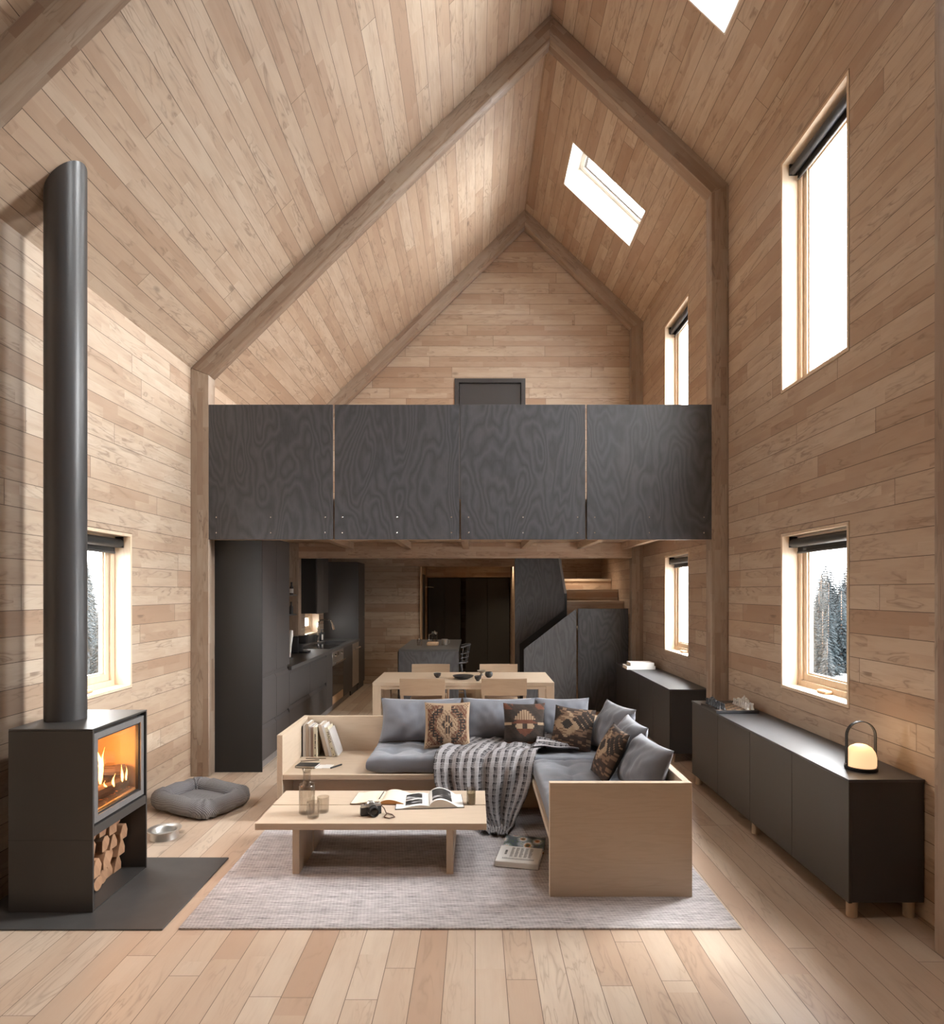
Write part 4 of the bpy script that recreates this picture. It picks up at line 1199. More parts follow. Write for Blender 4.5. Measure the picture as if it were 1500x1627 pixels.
# ------------------------------------------------------------------ pet bed and bowl
g = G('waffle fabric'); c = g.co()
w1 = g.m('MULTIPLY', g.m('SINE', g.m('MULTIPLY', g.dot(c, (1,.35,0)), 330.0)), g.m('SINE', g.m('MULTIPLY', g.dot(c, (-.35,1,.9)), 330.0)))
g.bump(w1, .7, .004)
M['waffle'] = g.set(Base_Color=g.mix(g.m('ADD', g.m('MULTIPLY', w1, .35), .5), (.15,.145,.15), (.28,.27,.28)), Roughness=.95)
t = thing('pet_bed', 'grey bolstered pet bed on the floor between stove and kitchen', 'pet bed', (-2.215, 5.1, 0), 0)
ax, ay = Vector((.20,.46,0)), Vector((-.57,.31,0))
def bed(u, v): return Vector((-2.215, 5.10, 0)) + ax*u + ay*v
pts = []
n = 56
for k in range(n):
    a = 2*PI*k/n
    cx, sy = math.cos(a), math.sin(a)
    e = .42
    u = math.copysign(abs(cx)**e, cx)*.43; v = math.copysign(abs(sy)**e, sy)*.455
    p = bed(u, v); p.z = .073+.004*math.sin(k*1.9)
    pts.append(p)
rs = [.068+.005*math.sin(k*2.3)+(.006 if abs(math.sin(4*PI*k/n)) > .9 else 0) for k in range(n)]
m = MB(); m.tube(pts, rs, 14, closed=True); m.build('bolster', M['waffle'], t, smooth=180)
m = MB()
def bc(u, v):
    a, b = u*2-1, v*2-1
    p = bed(a*.42, b*.44); p.z = .004+.075*max(0, (1-abs(a)**4)*(1-abs(b)**4))**.5+.006*mnoise.noise(Vector((a*3, b*3, 0)))
    return p
m.grid(bc, 22, 22); m.build('cushion', M['waffle'], t, smooth=180)
vessel('pet_bowl', 'shallow steel pet bowl on the floor between stove and pet bed', 'pet bowl',
       [(0,.004),(.07,.004),(.078,.0008),(.098,.0008),(.094,.012),(.088,.048),(.112,.058),(.112,.062),(.088,.056),(.078,.045),(.072,.012),(0,.010)], (-2.19,4.45,0), M['steel'])

# ------------------------------------------------------------------ on the coffee table
CZ = TZ+.0006
t = thing('carafe', 'tall smoked glass carafe with stopper on the coffee table', 'carafe', (-1.07, 4.015, CZ))
m = MB(); m.lathe([(0,.001),(.046,.001),(.050,.006),(.050,.165),(.044,.182),(.027,.19),(.024,.20),(.024,.262),(.026,.268),(.024,.268),(.0215,.262),(.0215,.198),(.024,.188),(.041,.178),(.047,.163),(.047,.008),(0,.006)], (-1.07,4.015,CZ), 36); m.build('body', M['smoke'], t)
m = MB(); m.lathe([(.0525,.172),(.0525,.183),(.030,.193),(.0275,.190)], (-1.07,4.015,CZ), 36); m.build('shoulder_ring', M['smoke'], t)
m = MB(); m.lathe([(0,.255),(.018,.258),(.02,.27),(.03,.278),(.03,.283),(0,.287)], (-1.07,4.015,CZ), 24); m.build('stopper', M['smoke'], t)
for (x, y, lab) in ((-1.01, 3.935, 'smoked glass tumbler nearest the front edge of the coffee table'), (-.972, 4.035, 'smoked glass tumbler to the right of the carafe')):
    t = thing('drinking_glass', lab, 'glass', (x, y, CZ), 0, 'smoked tumblers beside the carafe')
    m = MB(); m.lathe([(0,.001),(.034,.001),(.036,.004),(.038,.098),(.0362,.099),(.034,.008),(0,.007)], (x,y,CZ), 32); m.build('tumbler', M['smoke'], t)
t = thing('candle', 'small olive wax candle in a glass jar on the coffee table', 'candle', (-.027, 4.19, CZ))
m = MB(); m.lathe([(0,.001),(.029,.001),(.030,.004),(.030,.105),(.028,.105),(.028,.006),(0,.006)], (-.027,4.19,CZ), 28); m.build('jar', M['smoke'], t)
m = MB(); m.lathe([(0,.0065),(.0275,.0065),(.0275,.075),(0,.075)], (-.027,4.19,CZ), 28); m.build('wax', M['wick_wax'], t)
m = MB(); m.cyl((-.027,4.19,CZ+.075), (-.025,4.19,CZ+.088), .0012); m.build('wick', M['black'], t)

def open_book(name, label, loc, rz, W, H, hl, hr, paper, cover, prints=(), edge=None):
    t = thing(name, label, 'book', loc, rz)
    m = MB(); m.box(-W/2-.004, W/2+.004, -H/2-.004, H/2+.004, .0005, .0035); m.build('cover', cover, t, local=True)
    def prof(s, h, f):    # f 0 at spine .. 1 at fore edge
        z = .004+h*(math.sin(PI*min(1, f*1.18+.04))**.62*(1-f)**.55 if f < .999 else 0)+.004*(1-f)
        if f > .8: z = max(z, .006)
        return s*f*W/2, z
    P_ = {}
    for s, h in ((-1, hl), (1, hr)):
        pts = [prof(s, h, k/20) for k in range(21)]
        poly = pts + [(s*W/2, .0036), (0, .0036)]
        m = MB(); m.prism(poly, 'y', -H/2, H/2); P_[s] = m.build('page_block', edge if (edge and s > 0) else paper, t, local=True)
        if edge and s > 0:
            m = MB(); m.grid(lambda u, v: (prof(1, h, u)[0], (v-.5)*H, prof(1, h, u)[1]+.0006), 20, 2); m.build('open_page', paper, P_[s], local=True)
    for (s, f0, f1, v0, v1, mat) in prints:
        h = hl if s < 0 else hr
        m = MB(); m.grid(lambda u, v: (prof(s, h, f0+(f1-f0)*u)[0], (v0+(v1-v0)*v-.5)*H, prof(s, h, f0+(f1-f0)*u)[1]+.0008), 14, 3)
        m.build('printed_picture', mat, P_[s], local=True)
    return t
g = G('black and white photo print'); c = g.co()
n = g.noise(g.comb(g.m('MULTIPLY', g.dot(c, (1,0,0)), 9.0), g.m('MULTIPLY', g.dot(c, (0,1,0)), 16.0), 0.0), 1, 3, .5, 1.2)
M['photo'] = g.set(Base_Color=g.ramp(n, [(.38, .015), (.52, .05), (.60, .45), (.72, .75)]), Roughness=.35)
M['orange_edge'] = plain('orange page edge', (.50,.24,.08), .7)
open_book('open_notebook', 'open cream-paged notebook behind the camera on the coffee table', (-.62, 4.285, CZ), R(-3), .40, .225, .016, .032, M['cream'], M['leather'], (), M['orange_edge'])
m_ = bpy.data.objects['open_notebook']
m = MB(); m.tube([(-.012,.06,.03), (-.016,-.07,.026)], .0035, 8); m.build('ribbon_pencil', M['black'], m_, local=True)
open_book('photo_book', 'open photo book with black and white pictures on the coffee table', (-.305, 4.225, CZ), R(5), .44, .26, .022, .062, M['paper'], M['black'],
          ((-1, .22, .72, .54, .95, M['photo']), (-1, .22, .72, .12, .48, M['photo']), (1, .08, .66, .10, .93, M['photo'])))

t = thing('camera', 'black and silver retro camera with brown strap on the coffee table', 'camera', (-.66, 3.99, CZ), R(24))
m = MB(); m.box(-.066, .066, -.018, .018, .001, .052, .006, 2); m.build('body', M['ceramic'], t, local=True)
m = MB(); m.box(-.064, .064, -.016, .016, .0525, .068, .004, 2); m.build('top_plate', M['steel'], t, local=True)
m = MB(); m.prism([(-.024,.0685), (.024,.0685), (.015,.086), (-.015,.086)], 'y', -.017, .013, .003); m.build('viewfinder_hump', M['steel'], t, local=True)
m = MB(); m.lathe([(0,0),(.031,0),(.031,.012),(.028,.013),(.028,.030),(.031,.031),(.031,.046),(.026,.048),(.024,.040),(.012,.036),(0,.038)], (0,0,0), 32)
m.xf(Matrix.Translation((.008,-.0185,.033)) @ Matrix.Rotation(PI/2, 4, 'X')); ln = m.build('lens', M['black'], t, local=True)
m = MB(); m.lathe([(.0315,0),(.033,0),(.033,.004),(.0315,.004)], (0,0,0), 32); m.xf(Matrix.Translation((.008,-.0195,.033)) @ Matrix.Rotation(PI/2, 4, 'X')); m.build('mount_ring', M['chrome'], ln, local=True)
m = MB(); m.lathe([(0,.0386),(.022,.0396),(.0,.043)], (0,0,0), 24); m.xf(Matrix.Translation((.008,-.0185,.033)) @ Matrix.Rotation(PI/2, 4, 'X')); m.build('front_glass', M['oven_glass'], ln, local=True)
for x, r in ((-.045,.011), (.046,.010), (.030,.006)):
    m = MB(); m.cyl((x,0,.0685), (x,0,.077), r, n=20); m.build('dial', M['chrome'], t, local=True)
m = MB(); m.tube([(.067,0,.05),(.085,-.01,.03),(.092,-.03,.006),(.12,-.07,.005),(.122,-.115,.005),(.085,-.125,.005),(.062,-.10,.005),(.075,-.065,.005),(.10,-.035,.006)], .0035, 8); m.build('strap', M['leather'], t, local=True)

# ------------------------------------------------------------------ on the sofa bench
BZ = SEAT+.0008
def text_mesh(name, body, size, mat, parent, M4, depth=.0004):
    cu = bpy.data.curves.new(name, 'FONT'); cu.body = body; cu.size = size; cu.extrude = depth; cu.align_x = 'CENTER'; cu.align_y = 'CENTER'
    o = bpy.data.objects.new(name+'_tmp', cu); COL.objects.link(o)
    dg = bpy.context.evaluated_depsgraph_get()
    me = bpy.data.meshes.new_from_object(o.evaluated_get(dg)); me.name = name
    bpy.data.objects.remove(o)
    me.transform(M4); me.materials.clear(); me.materials.append(mat)
    o = bpy.data.objects.new(name, me); COL.objects.link(o); o.parent = parent
    return o
def up_book(label, x, y, W, H, D, tilt, cov, paper=M['paper'], ink=None, yaw=0):
    """upright book, spine towards -y; local origin at its lower left spine corner; tilt leans the top to -x"""
    t = thing('book', label, 'book', (x, y, BZ), yaw, 'books standing on the sofa bench')
    t.rotation_euler = (0, -tilt, yaw)
    m = MB()
    m.box(0, .0025, 0, D, 0, H, .0006); m.box(W-.0025, W, 0, D, 0, H, .0006); m.box(.0025, W-.0025, 0, .0025, 0, H)
    m.build('cover', cov, t, local=True)
    m = MB(); m.box(.0027, W-.0027, .0027, D-.004, .003, H-.003); m.build('pages', paper, t, local=True)
    if ink == 'bars':
        rg = random.Random(3); z = H*.28
        m = MB()
        while z < H*.74:
            h = rg.uniform(.004, .010); m.box(W*.36, W*.36+rg.uniform(.006,.010), -.0009, -.0002, z, z+h); z += h+rg.choice((.002, .002, .006))
        m.box(W*.36, W*.66, -.0009, -.0002, .012, .020)
        m.build('spine_lettering', M['black'], t, local=True)
    elif ink:
        text_mesh('spine_lettering', ink, .030, M['black'], t, Matrix.Translation((W*.5, -.0006, H*.66)) @ Matrix.Rotation(PI/2, 4, 'X') @ Matrix.Rotation(-PI/2, 4, 'Z'))
        m = MB(); m.box(W*.42, W*.6, -.0009, -.0002, .012, .022); m.box(W*.38, W*.62, -.0009, -.0002, H*.22, H*.24); m.box(W*.38, W*.62, -.0009, -.0002, H*.26, H*.30); m.build('publisher_mark', M['black'], t, local=True)
    return t
LIN = plain('grey linen cover', (.50,.46,.43), .8); TAU = plain('taupe cover', (.42,.34,.27), .8); CRM = plain('cream cover', (.62,.56,.42), .7); PGR = plain('pale grey cover', (.58,.55,.53), .7); BKC = plain('black book cover', (.02,.02,.02), .6); MVE = plain('mauve brown cover', (.30,.22,.19), .8)
by = 5.25
bx = -1.442
for (w, h, d, cov, ink, lab) in ((.008,.255,.17,BKC,None,'thin black book at the left end of the row on the sofa bench'), (.021,.262,.17,LIN,None,'pale grey book beside the thin black one on the sofa bench'), (.026,.275,.18,TAU,None,'thick taupe book with a cream cover edge, tallest upright on the bench'),
                            (.016,.252,.17,PGR,None,'light grey book in the middle of the upright books on the bench'), (.022,.248,.17,MVE,None,'mauve brown book next to the cream book on the bench'), (.030,.250,.13,CRM,'bars','cream book with dark spine lettering, last of the upright books')):
    up_book(lab, bx, by-(.012 if ink else 0), w, h, d, 0, cov, ink=ink); bx += w+.0012
bx += .0665
for (w, h, d, tl, cov, ink, lab, dx) in ((.030,.270,.19,14,TAU,None,'leaning taupe book with a pale top, first of the tilted books',0), (.022,.262,.19,14.5,PGR,None,'leaning pale grey book between two tilted books on the bench',.0325),
                            (.026,.248,.17,15,CRM,'PRADA','leaning cream book with bold black spine lettering',.0575), (.014,.232,.20,19,PGR,None,'pale grey book leaning most steeply, at the right end of the row',.093)):
    up_book(lab, bx+dx, by+.002, w, h, d, R(tl), cov, ink=ink)
def stick(name, label, cat, p, q, r, mat, tip=None):
    p, q = Vector(p), Vector(q)
    t = thing(name, label, cat, p)
    m = MB(); m.cyl(p, q, r, n=8); m.build('shaft', mat, t)
    if tip: m = MB(); m.cyl(q+(q-p).normalized()*.0003, q+(q-p).normalized()*.014, r, .0006, n=8); m.build('tip', tip, t)
    return t
PEN = plain('dark pencil lacquer', (.10,.07,.05), .5)
stick('pencil', 'dark brown pencil lying closest to the books on the bench', 'pencil', (-1.39, 5.185, BZ+.004), (-1.225, 5.185, BZ+.004), .0036, PEN, M['oakx'])
stick('pencil', 'slim pencil lying between books and black notebook on the bench', 'pencil', (-1.41, 5.10, BZ+.004), (-1.27, 5.14, BZ+.004), .0034, PEN, M['paper'])
stick('pen', 'short thick black pen lying alone on the bench', 'pen', (-1.12, 4.895, BZ+.0065), (-1.06, 4.995, BZ+.0065), .0062, M['black'], M['black'])
t = thing('notebook', 'closed black notebook lying on top of white sheets on the bench', 'notebook', (-1.31, 4.96, BZ+.0025), R(-6))
m = MB(); m.box(-.085, .075, -.055, .055, .0005, .0025, .0005); m.box(-.085, .075, -.055, .055, .0125, .0145, .0005); m.box(-.087, -.085, -.055, .055, .0005, .0145); m.build('cover', BKC, t, local=True)
m = MB(); m.box(-.084, .073, -.053, .053, .0027, .0123); m.build('pages', M['paper'], t, local=True)
for x, y, lab in ((-1.225, 4.955, 'white card half under the black notebook on the bench'), (-1.155, 4.962, 'white card to the right of the notebook on the bench')):
    o = MB().box(-.034, .034, -.052, .052, 0, .0016).build('paper_card', M['paper']); o.location = (x, y, BZ); o.rotation_euler.z = R(-4); tag(o, lab, 'card', 'white cards on the sofa bench')

# ------------------------------------------------------------------ magazine by the sofa end
t = thing('magazine', 'thick open magazine face down on the rug beside the sofa end', 'magazine', (.292, 4.06, RUGZ+.0006), R(-12))
t.scale = (1.14, 1.3, 1.3)
m = MB(); m.box(-.125, .115, -.115, .075, .0005, .030, .003); m.build('page_block', M['paper'], t, local=True)
m = MB()
rg = random.Random(8)
for k in range(5):
    x = -.055+k*.026
    for j in range(22):
        y = -.055+j*.0052
        if y < .055: m.box(x, x+.021*rg.uniform(.6, 1), y, y+.002, .0302, .0305)
for j in range(34):
    x = -.09+j*.0052; m.box(x, x+.003, -.085, -.072+.006*rg.random(), .0302, .0305)
tx = m.build('printed_text', plain('grey print', (.28,.27,.26), .7), t, local=True)
m = MB()
for k, (y, h, w) in enumerate(((-.030,.010,.013), (-.017,.003,.013), (-.011,.009,.013), (.001,.009,.013), (.012,.008,.013))): m.box(-.087, -.087+w, y, y+h, .0302, .0306)
m.build('title_block', M['black'], t, local=True)
g = G('food photograph'); c = g.co()
vo = g.n('ShaderNodeTexVoronoi'); vo.inputs['Scale'].default_value = 15; g.put(vo.inputs['Vector'], c)
dish = g.ramp(vo.outputs['Distance'], [(.16, (.05,.03,.015)), (.22, (.62,.20,.05)), (.32, (.80,.74,.66)), (.42, (.45,.49,.53)), (.6, (.09,.11,.15))])
gn = g.noise(c, 90, 2, .5)
M['food'] = g.set(Base_Color=g.mix(g.ramp(gn, [(.5, 0.0), (.62, .6)]), dish, (.12,.20,.04)), Roughness=.35)
m = MB(); m.grid(lambda u, v: (-.115+.235*u, .074+.13*v, .022+.012*v+.010*math.sin(v*PI)), 12, 10); m.grid(lambda u, v: (-.115+.235*u, .074+.13*v, .0015+.030*v+.004*math.sin(v*PI)), 12, 10)
m.build('food_page', M['food'], t, local=True)

# ------------------------------------------------------------------ on the sideboards
SBZ = .7425
t = thing('lantern', 'black arched-handle table lantern glowing warmly on the near sideboard', 'lamp', (2.148, 3.515, SBZ))
lc = (2.148, 3.515, SBZ)
m = MB(); m.lathe([(0,.0005),(.080,.0005),(.082,.004),(.082,.016),(.079,.018),(0,.018)], lc, 36); m.build('base', M['black'], t)
M['lamp'] = emit('opal lamp glass', (1.0, .66, .36), .92)
m = MB(); m.lathe([(.074,.0185),(.0765,.03),(.0765,.07),(.070,.098),(.054,.122),(.030,.136),(0,.140)], lc, 36); m.build('opal_shade', M['lamp'], t)
pts = [(lc[0]-.080, lc[1], SBZ+.017)]+[(lc[0]-.080*math.cos(a), lc[1], SBZ+.185+.080*math.sin(a)) for a in [PI*k/16 for k in range(17)]]+[(lc[0]+.080, lc[1], SBZ+.017)]
m = MB()
for a, b in zip(pts, pts[1:]):
    a, b = Vector(a), Vector(b); d = (b-a).normalized(); nn = Vector((d.z, 0, -d.x))*.0022
    m.hexa([a-nn+Vector((0,-.011,0)), b-nn+Vector((0,-.011,0)), b-nn+Vector((0,.011,0)), a-nn+Vector((0,.011,0)), a+nn+Vector((0,-.011,0)), b+nn+Vector((0,-.011,0)), b+nn+Vector((0,.011,0)), a+nn+Vector((0,.011,0))])
m.build('handle', M['black'], t)
for x in (-.083, .083):
    m = MB(); m.cyl((lc[0]+x, lc[1], SBZ+.03), (lc[0]+x*1.06, lc[1], SBZ+.03), .007); m.build('knob', M['chrome'], t)
L = bpy.data.lights.new('lantern glow', 'POINT'); L.energy = 1.2; L.color = (1, .68, .38); L.shadow_soft_size = .07
o = bpy.data.objects.new('lantern_glow', L); COL.objects.link(o); o.location = (lc[0], lc[1], SBZ+.21)

for z, w, d, lab in ((0, .36, .25, 'white hardback lying flat on the far sideboard, bottom of the pair'), (.044, .30, .22, 'white hardback on top of another on the far sideboard')):
    t = thing('book', lab, 'book', (2.10, 8.12, SBZ+z), 0, 'white hardbacks on the far sideboard')
    x0 = 2.105-w/2+(.015 if z else 0); h = .043 if z == 0 else .040
    m = MB(); m.box(x0, x0+w, 8.0, 8.0+d, SBZ+z, SBZ+z+.003); m.box(x0, x0+w, 8.0, 8.0+d, SBZ+z+h-.003, SBZ+z+h); m.box(x0, x0+w, 8.0, 8.003, SBZ+z+.003, SBZ+z+h-.003); m.build('cover', M['paper'], t)
    m = MB(); m.box(x0+.004, x0+w-.004, 8.004, 8.0+d-.004, SBZ+z+.0032, SBZ+z+h-.0032); m.build('pages', M['cream'], t)

# chess set
cx, cyy, sq = 2.125, 5.28, .0385
g = G('chess squares'); c = g.co()
ck = g.n('ShaderNodeTexChecker'); ck.inputs['Scale'].default_value = 1/sq; ck.inputs[1].default_value = (.40,.27,.17,1); ck.inputs[2].default_value = (.03,.022,.018,1)
off = g.n('ShaderNodeVectorMath', operation='ADD'); g.put(off.inputs[0], c); off.inputs[1].default_value = (0, 0, .5*sq)
g.put(ck.inputs['Vector'], off.outputs[0])
M['squares'] = g.set(Base_Color=ck.outputs[0], Roughness=.35)
BH = .024
t = thing('chess_board', 'dark framed wooden chess board at the far end of the near sideboard', 'chess board', (cx, cyy, SBZ))
e = 4*sq+.02
m = MB(); m.box(cx-e, cx+e, cyy-e, cyy+e, SBZ+.0005, SBZ+BH, .002); m.build('frame', M['ceramic'], t)
m = MB(); m.box(-4*sq, 4*sq, -4*sq, 4*sq, SBZ*0+BH+.0002, BH+.0012); m.build('playing_field', M['squares'], t, local=True)
MBK = plain('black chess lacquer', (.018,.018,.02), .28); MWH = plain('white chess lacquer', (.74,.72,.68), .35)
base = [(0,0),(.0145,0),(.0148,.003),(.0125,.006),(.0118,.009)]
prof = {
 'pawn': base+[(.0065,.018),(.0052,.028),(.0085,.031),(.005,.034),(.0078,.040),(.0078,.045),(.004,.050),(0,.051)],
 'rook': base+[(.0085,.02),(.0075,.036),(.010,.039),(.0108,.041),(.0108,.051),(.0078,.051),(.0078,.047),(0,.047)],
 'bishop': base+[(.007,.022),(.0055,.040),(.010,.043),(.006,.046),(.0085,.054),(.0075,.060),(.003,.067),(.0028,.069),(0,.0715)],
 'queen': base+[(.0078,.025),(.0058,.052),(.0105,.055),(.0065,.058),(.010,.071),(.0085,.073),(.004,.074),(.0032,.078),(0,.080)],
 'king': base+[(.008,.026),(.0062,.056),(.011,.059),(.007,.062),(.0105,.076),(.0095,.079),(.004,.082),(0,.083)],
 'knight': base+[(.0085,.014),(.0075,.018),(0,.018)]}
meshes = {}
for kind, p in prof.items():
    m = MB(); m.lathe(p, (0,0,0), 16)
    if kind == 'king': m.box(-.0015, .0015, -.0015, .0015, .082, .096); m.box(-.0015, .0015, -.005, .005, .087, .090)
    if kind == 'knight': m.prism([(-.009,.016),(.009,.016),(.010,.032),(.006,.048),(.001,.055),(-.002,.051),(-.013,.043),(-.0145,.037),(-.010,.034),(-.004,.037),(-.008,.026)], 'y', -.0055, .0055, .002)
    meshes[kind] = m.bm
back = ['rook', 'knight', 'bishop', 'queen', 'king', 'bishop', 'knight', 'rook']
ordn = ['nearest', 'second', 'third', 'fourth', 'fifth', 'sixth', 'seventh', 'farthest']
PM = {}
for colr, mat, x_back, x_pawn in (('black', MBK, cx-3.5*sq, cx-2.5*sq), ('white', MWH, cx+3.5*sq, cx+2.5*sq)):
    for kind, bm_ in meshes.items():
        me = bpy.data.meshes.new(kind); bmc = bm_.copy(); bmesh.ops.recalc_face_normals(bmc, faces=bmc.faces); bmc.to_mesh(me); bmc.free(); me.materials.append(mat)
        me.polygons.foreach_set('use_smooth', [True]*len(me.polygons)); me.set_sharp_from_angle(angle=R(40)); PM[kind, colr] = me
    for i in range(8):
        y = cyy+(i-3.5)*sq
        for kind, x in ((back[i], x_back), ('pawn', x_pawn)):
            o = bpy.data.objects.new('chess_'+kind, PM[kind, colr]); COL.objects.link(o); o.location = (x, y, SBZ+BH+.0014)
            if colr == 'white': o.rotation_euler.z = PI if kind != 'knight' else 0
            else: o.rotation_euler.z = PI if kind == 'knight' else 0
            if kind == 'pawn': lab = '%s chess pawn, %s along its row from the camera end' % (colr, ordn[i])
            elif kind in ('king', 'queen'): lab = '%s chess %s in the back row on the board' % (colr, kind)
            else: lab = '%s chess %s at the %s end of the board' % (colr, kind, 'camera' if i < 4 else 'far')
            tag(o, lab, 'chess piece', '%s chess men' % colr)

# ------------------------------------------------------------------ outside: snow and conifers
m = MB()
def gr(u, v):
    x, y = -90+180*u, -40+170*v
    d = max(0, abs(x)-6)
    z = -.6-.075*min(d, 16)+.35*mnoise.noise(Vector((x*.12, y*.12, 0)))
    return (x, y, min(z, -.32))
m.grid(gr, 60, 56)
o = m.build('snow_ground', M['snow'], smooth=180); struct(o)
def conifer(seed, Hh, Rr, tiers):
    rg = random.Random(seed)
    m = MB(); m.tube([(0,0,0),(0,0,Hh*.5),(0,0,Hh*.98)], [Rr*.055,Rr*.035,.004], 7)
    tr = m
    f = MB()
    for k in range(tiers):
        fz = (k/(tiers-1))
        z = Hh*(.05+.93*fz**.92); r = Rr*(1-fz)**.85+.03*Rr
        nb = 9 if fz < .7 else 7
        a0 = rg.uniform(0, 6.28)
        for b in range(nb):
            a = a0+2*PI*b/nb+rg.uniform(-.2,.2); L_ = r*rg.uniform(.75,1.1)
            d = Vector((math.cos(a), math.sin(a), 0)); sd_ = Vector((-d.y, d.x, 0))
            drop = L_*rg.uniform(.25,.5)
            sp = [Vector((0,0,z))+d*L_*q-Vector((0,0,drop*q*q)) for q in (0.05,.35,.65,.88,1.0)]
            wv = [.05*L_, .17*L_, .16*L_, .09*L_, .004]
            th = [.02*L_, .07*L_, .06*L_, .03*L_, .002]
            ring = []
            for p, w_, h_ in zip(sp, wv, th):
                ring.append([f.bm.verts.new(p+sd_*w_-Vector((0,0,h_))), f.bm.verts.new(p+Vector((0,0,h_*.7))), f.bm.verts.new(p-sd_*w_-Vector((0,0,h_)))])
            for A, B in zip(ring, ring[1:]):
                for i in range(2): f.face([A[i], B[i], B[i+1], A[i+1]])
            for q in range(1, 4):
                for s in (-1, 1):
                    p = sp[q]; tl = wv[q]*rg.uniform(1.5,2.4)
                    e_ = p+sd_*s*tl+d*tl*.8-Vector((0,0,tl*.55))
                    f.face([f.bm.verts.new(p), f.bm.verts.new(p+d*tl*.45), f.bm.verts.new(e_)])
                    f.face([f.bm.verts.new(p-d*tl*.1), f.bm.verts.new(p+d*tl*.2-Vector((0,0,tl*.12))), f.bm.verts.new(e_-d*tl*.5-Vector((0,0,tl*.25)))])
    return tr, f
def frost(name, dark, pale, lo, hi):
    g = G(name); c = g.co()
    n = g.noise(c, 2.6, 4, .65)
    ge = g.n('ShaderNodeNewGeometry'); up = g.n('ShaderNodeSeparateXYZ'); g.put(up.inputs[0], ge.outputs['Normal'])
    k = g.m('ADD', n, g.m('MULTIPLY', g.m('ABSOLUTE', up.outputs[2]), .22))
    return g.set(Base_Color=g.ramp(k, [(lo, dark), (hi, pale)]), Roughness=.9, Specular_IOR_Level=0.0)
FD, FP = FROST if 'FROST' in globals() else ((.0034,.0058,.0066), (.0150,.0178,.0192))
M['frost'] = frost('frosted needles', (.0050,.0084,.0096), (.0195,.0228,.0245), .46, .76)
M['frost_haze2'] = frost('lightly hazed frosted needles', (.0095,.0130,.0142), (.0215,.0245,.0260), .42, .75)  # haze over the middle rows, painted into the needle colour
M['frost_haze3'] = frost('needles paled by frost and haze', (.0165,.0190,.0200), (.0255,.0280,.0290), .4, .7)  # haze painted on the back rows; frost on the small front tree
protos = []
for i, (mat, sd) in enumerate((('frost', 1), ('frost_haze2', 2), ('frost_haze3', 3))):
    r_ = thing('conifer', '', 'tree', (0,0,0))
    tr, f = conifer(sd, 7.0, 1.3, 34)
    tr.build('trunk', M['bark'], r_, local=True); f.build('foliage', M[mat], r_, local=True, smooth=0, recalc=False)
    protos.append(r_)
used = [0,0,0]
def tree(kind, x, y, zb, sc, lab, grp=None):
    r_ = protos[kind] if not used[kind] else dup(protos[kind])
    used[kind] = 1
    r_.location = (x, y, zb); r_.scale = (sc,)*3; r_.rotation_euler = (0,0,(x*7.3+y*3.1) % 6.28)
    r_['label'] = lab
    if grp: r_['group'] = grp
    elif 'group' in r_: del r_['group']
rg = random.Random(21)
tree(2, 9.15, 16.4, -1.75, .33, 'small pale frosted conifer standing in front, through the lower right window')
LAB = {('right', 0): 'dark frosted conifer in the front rows beyond the lower right window', ('right', 1): 'frosted conifer coloured paler for haze behind the front rows beyond the lower right window', ('right', 2): 'conifer coloured almost white for haze at the back beyond the lower right window',
       ('left', 0): 'dark frosted conifer in the front rows beyond the left window', ('left', 1): 'frosted conifer coloured paler for haze, rising behind, beyond the left window', ('left', 2): 'conifer coloured almost white for haze at the back beyond the left window'}
PLACED = [(9.15, 16.4, .45)]
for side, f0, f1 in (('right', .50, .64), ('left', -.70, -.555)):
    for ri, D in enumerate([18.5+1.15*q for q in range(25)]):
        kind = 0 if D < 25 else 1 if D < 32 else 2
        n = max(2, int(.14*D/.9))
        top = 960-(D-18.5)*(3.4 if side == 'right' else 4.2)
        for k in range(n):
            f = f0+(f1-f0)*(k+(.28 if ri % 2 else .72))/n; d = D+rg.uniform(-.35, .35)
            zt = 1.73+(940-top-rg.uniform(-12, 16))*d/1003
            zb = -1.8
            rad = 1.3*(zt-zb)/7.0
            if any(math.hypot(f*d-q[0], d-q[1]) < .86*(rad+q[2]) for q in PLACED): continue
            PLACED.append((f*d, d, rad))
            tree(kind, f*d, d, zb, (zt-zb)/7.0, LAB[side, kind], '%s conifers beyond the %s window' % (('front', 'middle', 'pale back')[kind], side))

# corridor downlight
t = thing('downlight', 'small recessed ceiling light in the corridor beside its right wall', 'light', (.66, 12.3, ZC))
m = MB(); m.lathe([(.035,-.004),(.045,-.004),(.045,-.0005),(.035,-.0005)], (.66,12.3,ZC), 24); m.build('ring', M['white'], t)
L = bpy.data.lights.new('corridor downlight', 'SPOT'); L.energy = 70; L.color = (1, .76, .5); L.spot_size = R(110); L.spot_blend = .8; L.shadow_soft_size = .03
o = bpy.data.objects.new('corridor_spot', L); COL.objects.link(o); o.location = (.66, 12.3, ZC-.03)

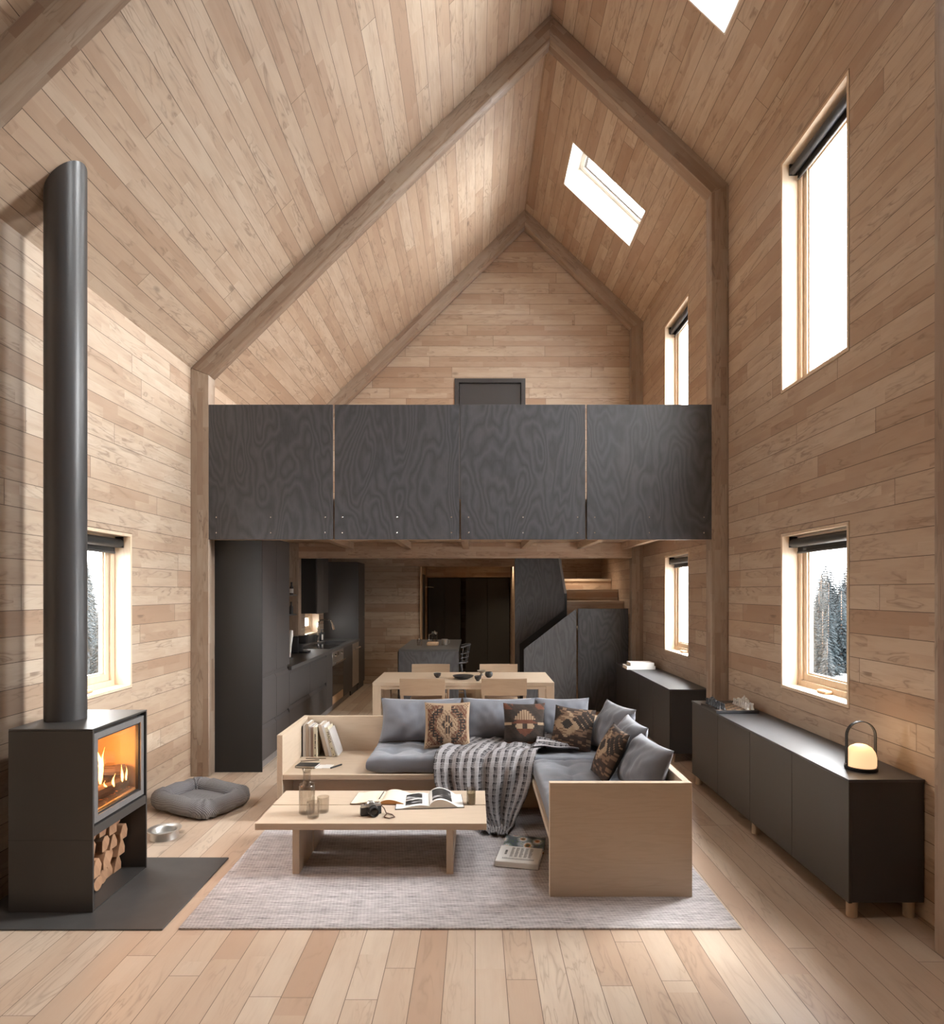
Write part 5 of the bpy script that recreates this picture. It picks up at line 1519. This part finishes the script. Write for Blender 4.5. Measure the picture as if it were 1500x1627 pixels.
for x, y, lab in ((-.54, 7.4, 'added ceiling fill light above the dining table'), (1.75, 10.7, 'added ceiling fill light over the turn of the stairs'),
                  (-1.5, 9.6, 'added ceiling fill light between island and kitchen worktop'), (-.54, 10.6, 'added ceiling fill light above the far end of the island')):  # lamps added without known fittings, to brighten kitchen and stairs
    t = thing('downlight', lab, 'light', (x, y, ZC), 0, 'added fill lights under the loft')  # added fill light, not a known fitting
    m = MB(); m.lathe([(.035,-.004),(.045,-.004),(.045,-.0005),(.035,-.0005)], (x,y,ZC), 24); m.build('ring', M['white'], t)
    L = bpy.data.lights.new('loft fill light', 'SPOT'); L.energy = 38; L.color = (1, .84, .66); L.spot_size = R(150); L.spot_blend = .9; L.shadow_soft_size = .06
    o = bpy.data.objects.new('loft_fill_spot', L); COL.objects.link(o); o.location = (x, y, ZC-.02)
# ------------------------------------------------------------------ camera, light, view
cam = bpy.data.cameras.new('camera')
cam.sensor_fit = 'HORIZONTAL'; cam.sensor_width = 36
cam.lens = 1003/1500*36
cam.shift_x = -5/1500; cam.shift_y = 126.5/1500
cam.clip_start = .05; cam.clip_end = 400
co_ = bpy.data.objects.new('camera', cam); COL.objects.link(co_)
co_.location = (0, 0, 1.73); co_.rotation_euler = (PI/2, 0, 0)
S.camera = co_

w = bpy.data.worlds.new('overcast sky'); S.world = w
w.use_nodes = True
nt = w.node_tree
bg = nt.nodes['Background']
# overcast sky, brighter towards the veiled sun on the right
bg.inputs[0].default_value = (.97, .988, 1.0, 1)
tc = nt.nodes.new('ShaderNodeTexCoord')
dp = nt.nodes.new('ShaderNodeVectorMath'); dp.operation = 'DOT_PRODUCT'
nt.links.new(tc.outputs['Generated'], dp.inputs[0]); dp.inputs[1].default_value = Vector((.75, .05, .62)).normalized()
def wm(op, a, b):
    x = nt.nodes.new('ShaderNodeMath'); x.operation = op
    for i, v in enumerate((a, b)):
        if hasattr(v, 'is_linked'): nt.links.new(v, x.inputs[i])
        else: x.inputs[i].default_value = v
    return x.outputs[0]
lobe = wm('POWER', wm('MAXIMUM', dp.outputs['Value'], 0.0), 4.0)
nt.links.new(wm('ADD', wm('MULTIPLY', lobe, 80.0), 27.0), bg.inputs[1])
w.cycles.sampling_method = 'MANUAL'; w.cycles.sample_map_resolution = 256

L = bpy.data.lights.new('veiled sun', 'SUN'); L.energy = 4.0; L.angle = R(6); L.color = (1, .97, .92)
o = bpy.data.objects.new('veiled_sun', L); COL.objects.link(o)
o.rotation_euler = Vector((-.52, 1.55, -6.3)).to_track_quat('-Z', 'Y').to_euler()
vs = S.view_settings
S.display_settings.display_device = 'sRGB'
vs.view_transform = 'Standard'; vs.look = 'None'; vs.gamma = 1.0; vs.use_curve_mapping = False
vs.exposure = 0.0
cy = S.cycles
cy.use_denoising = True
try:
    cy.denoiser = 'OPENIMAGEDENOISE'
    cy.denoising_input_passes = 'RGB_ALBEDO_NORMAL'
    cy.denoising_prefilter = 'ACCURATE'
except Exception: pass
cy.max_bounces = 10; cy.diffuse_bounces = 7; cy.glossy_bounces = 4; cy.transparent_max_bounces = 12; cy.transmission_bounces = 4
cy.caustics_reflective = False; cy.caustics_refractive = False
cy.sample_clamp_indirect = 6.0
cy.use_adaptive_sampling = True; cy.adaptive_threshold = .01
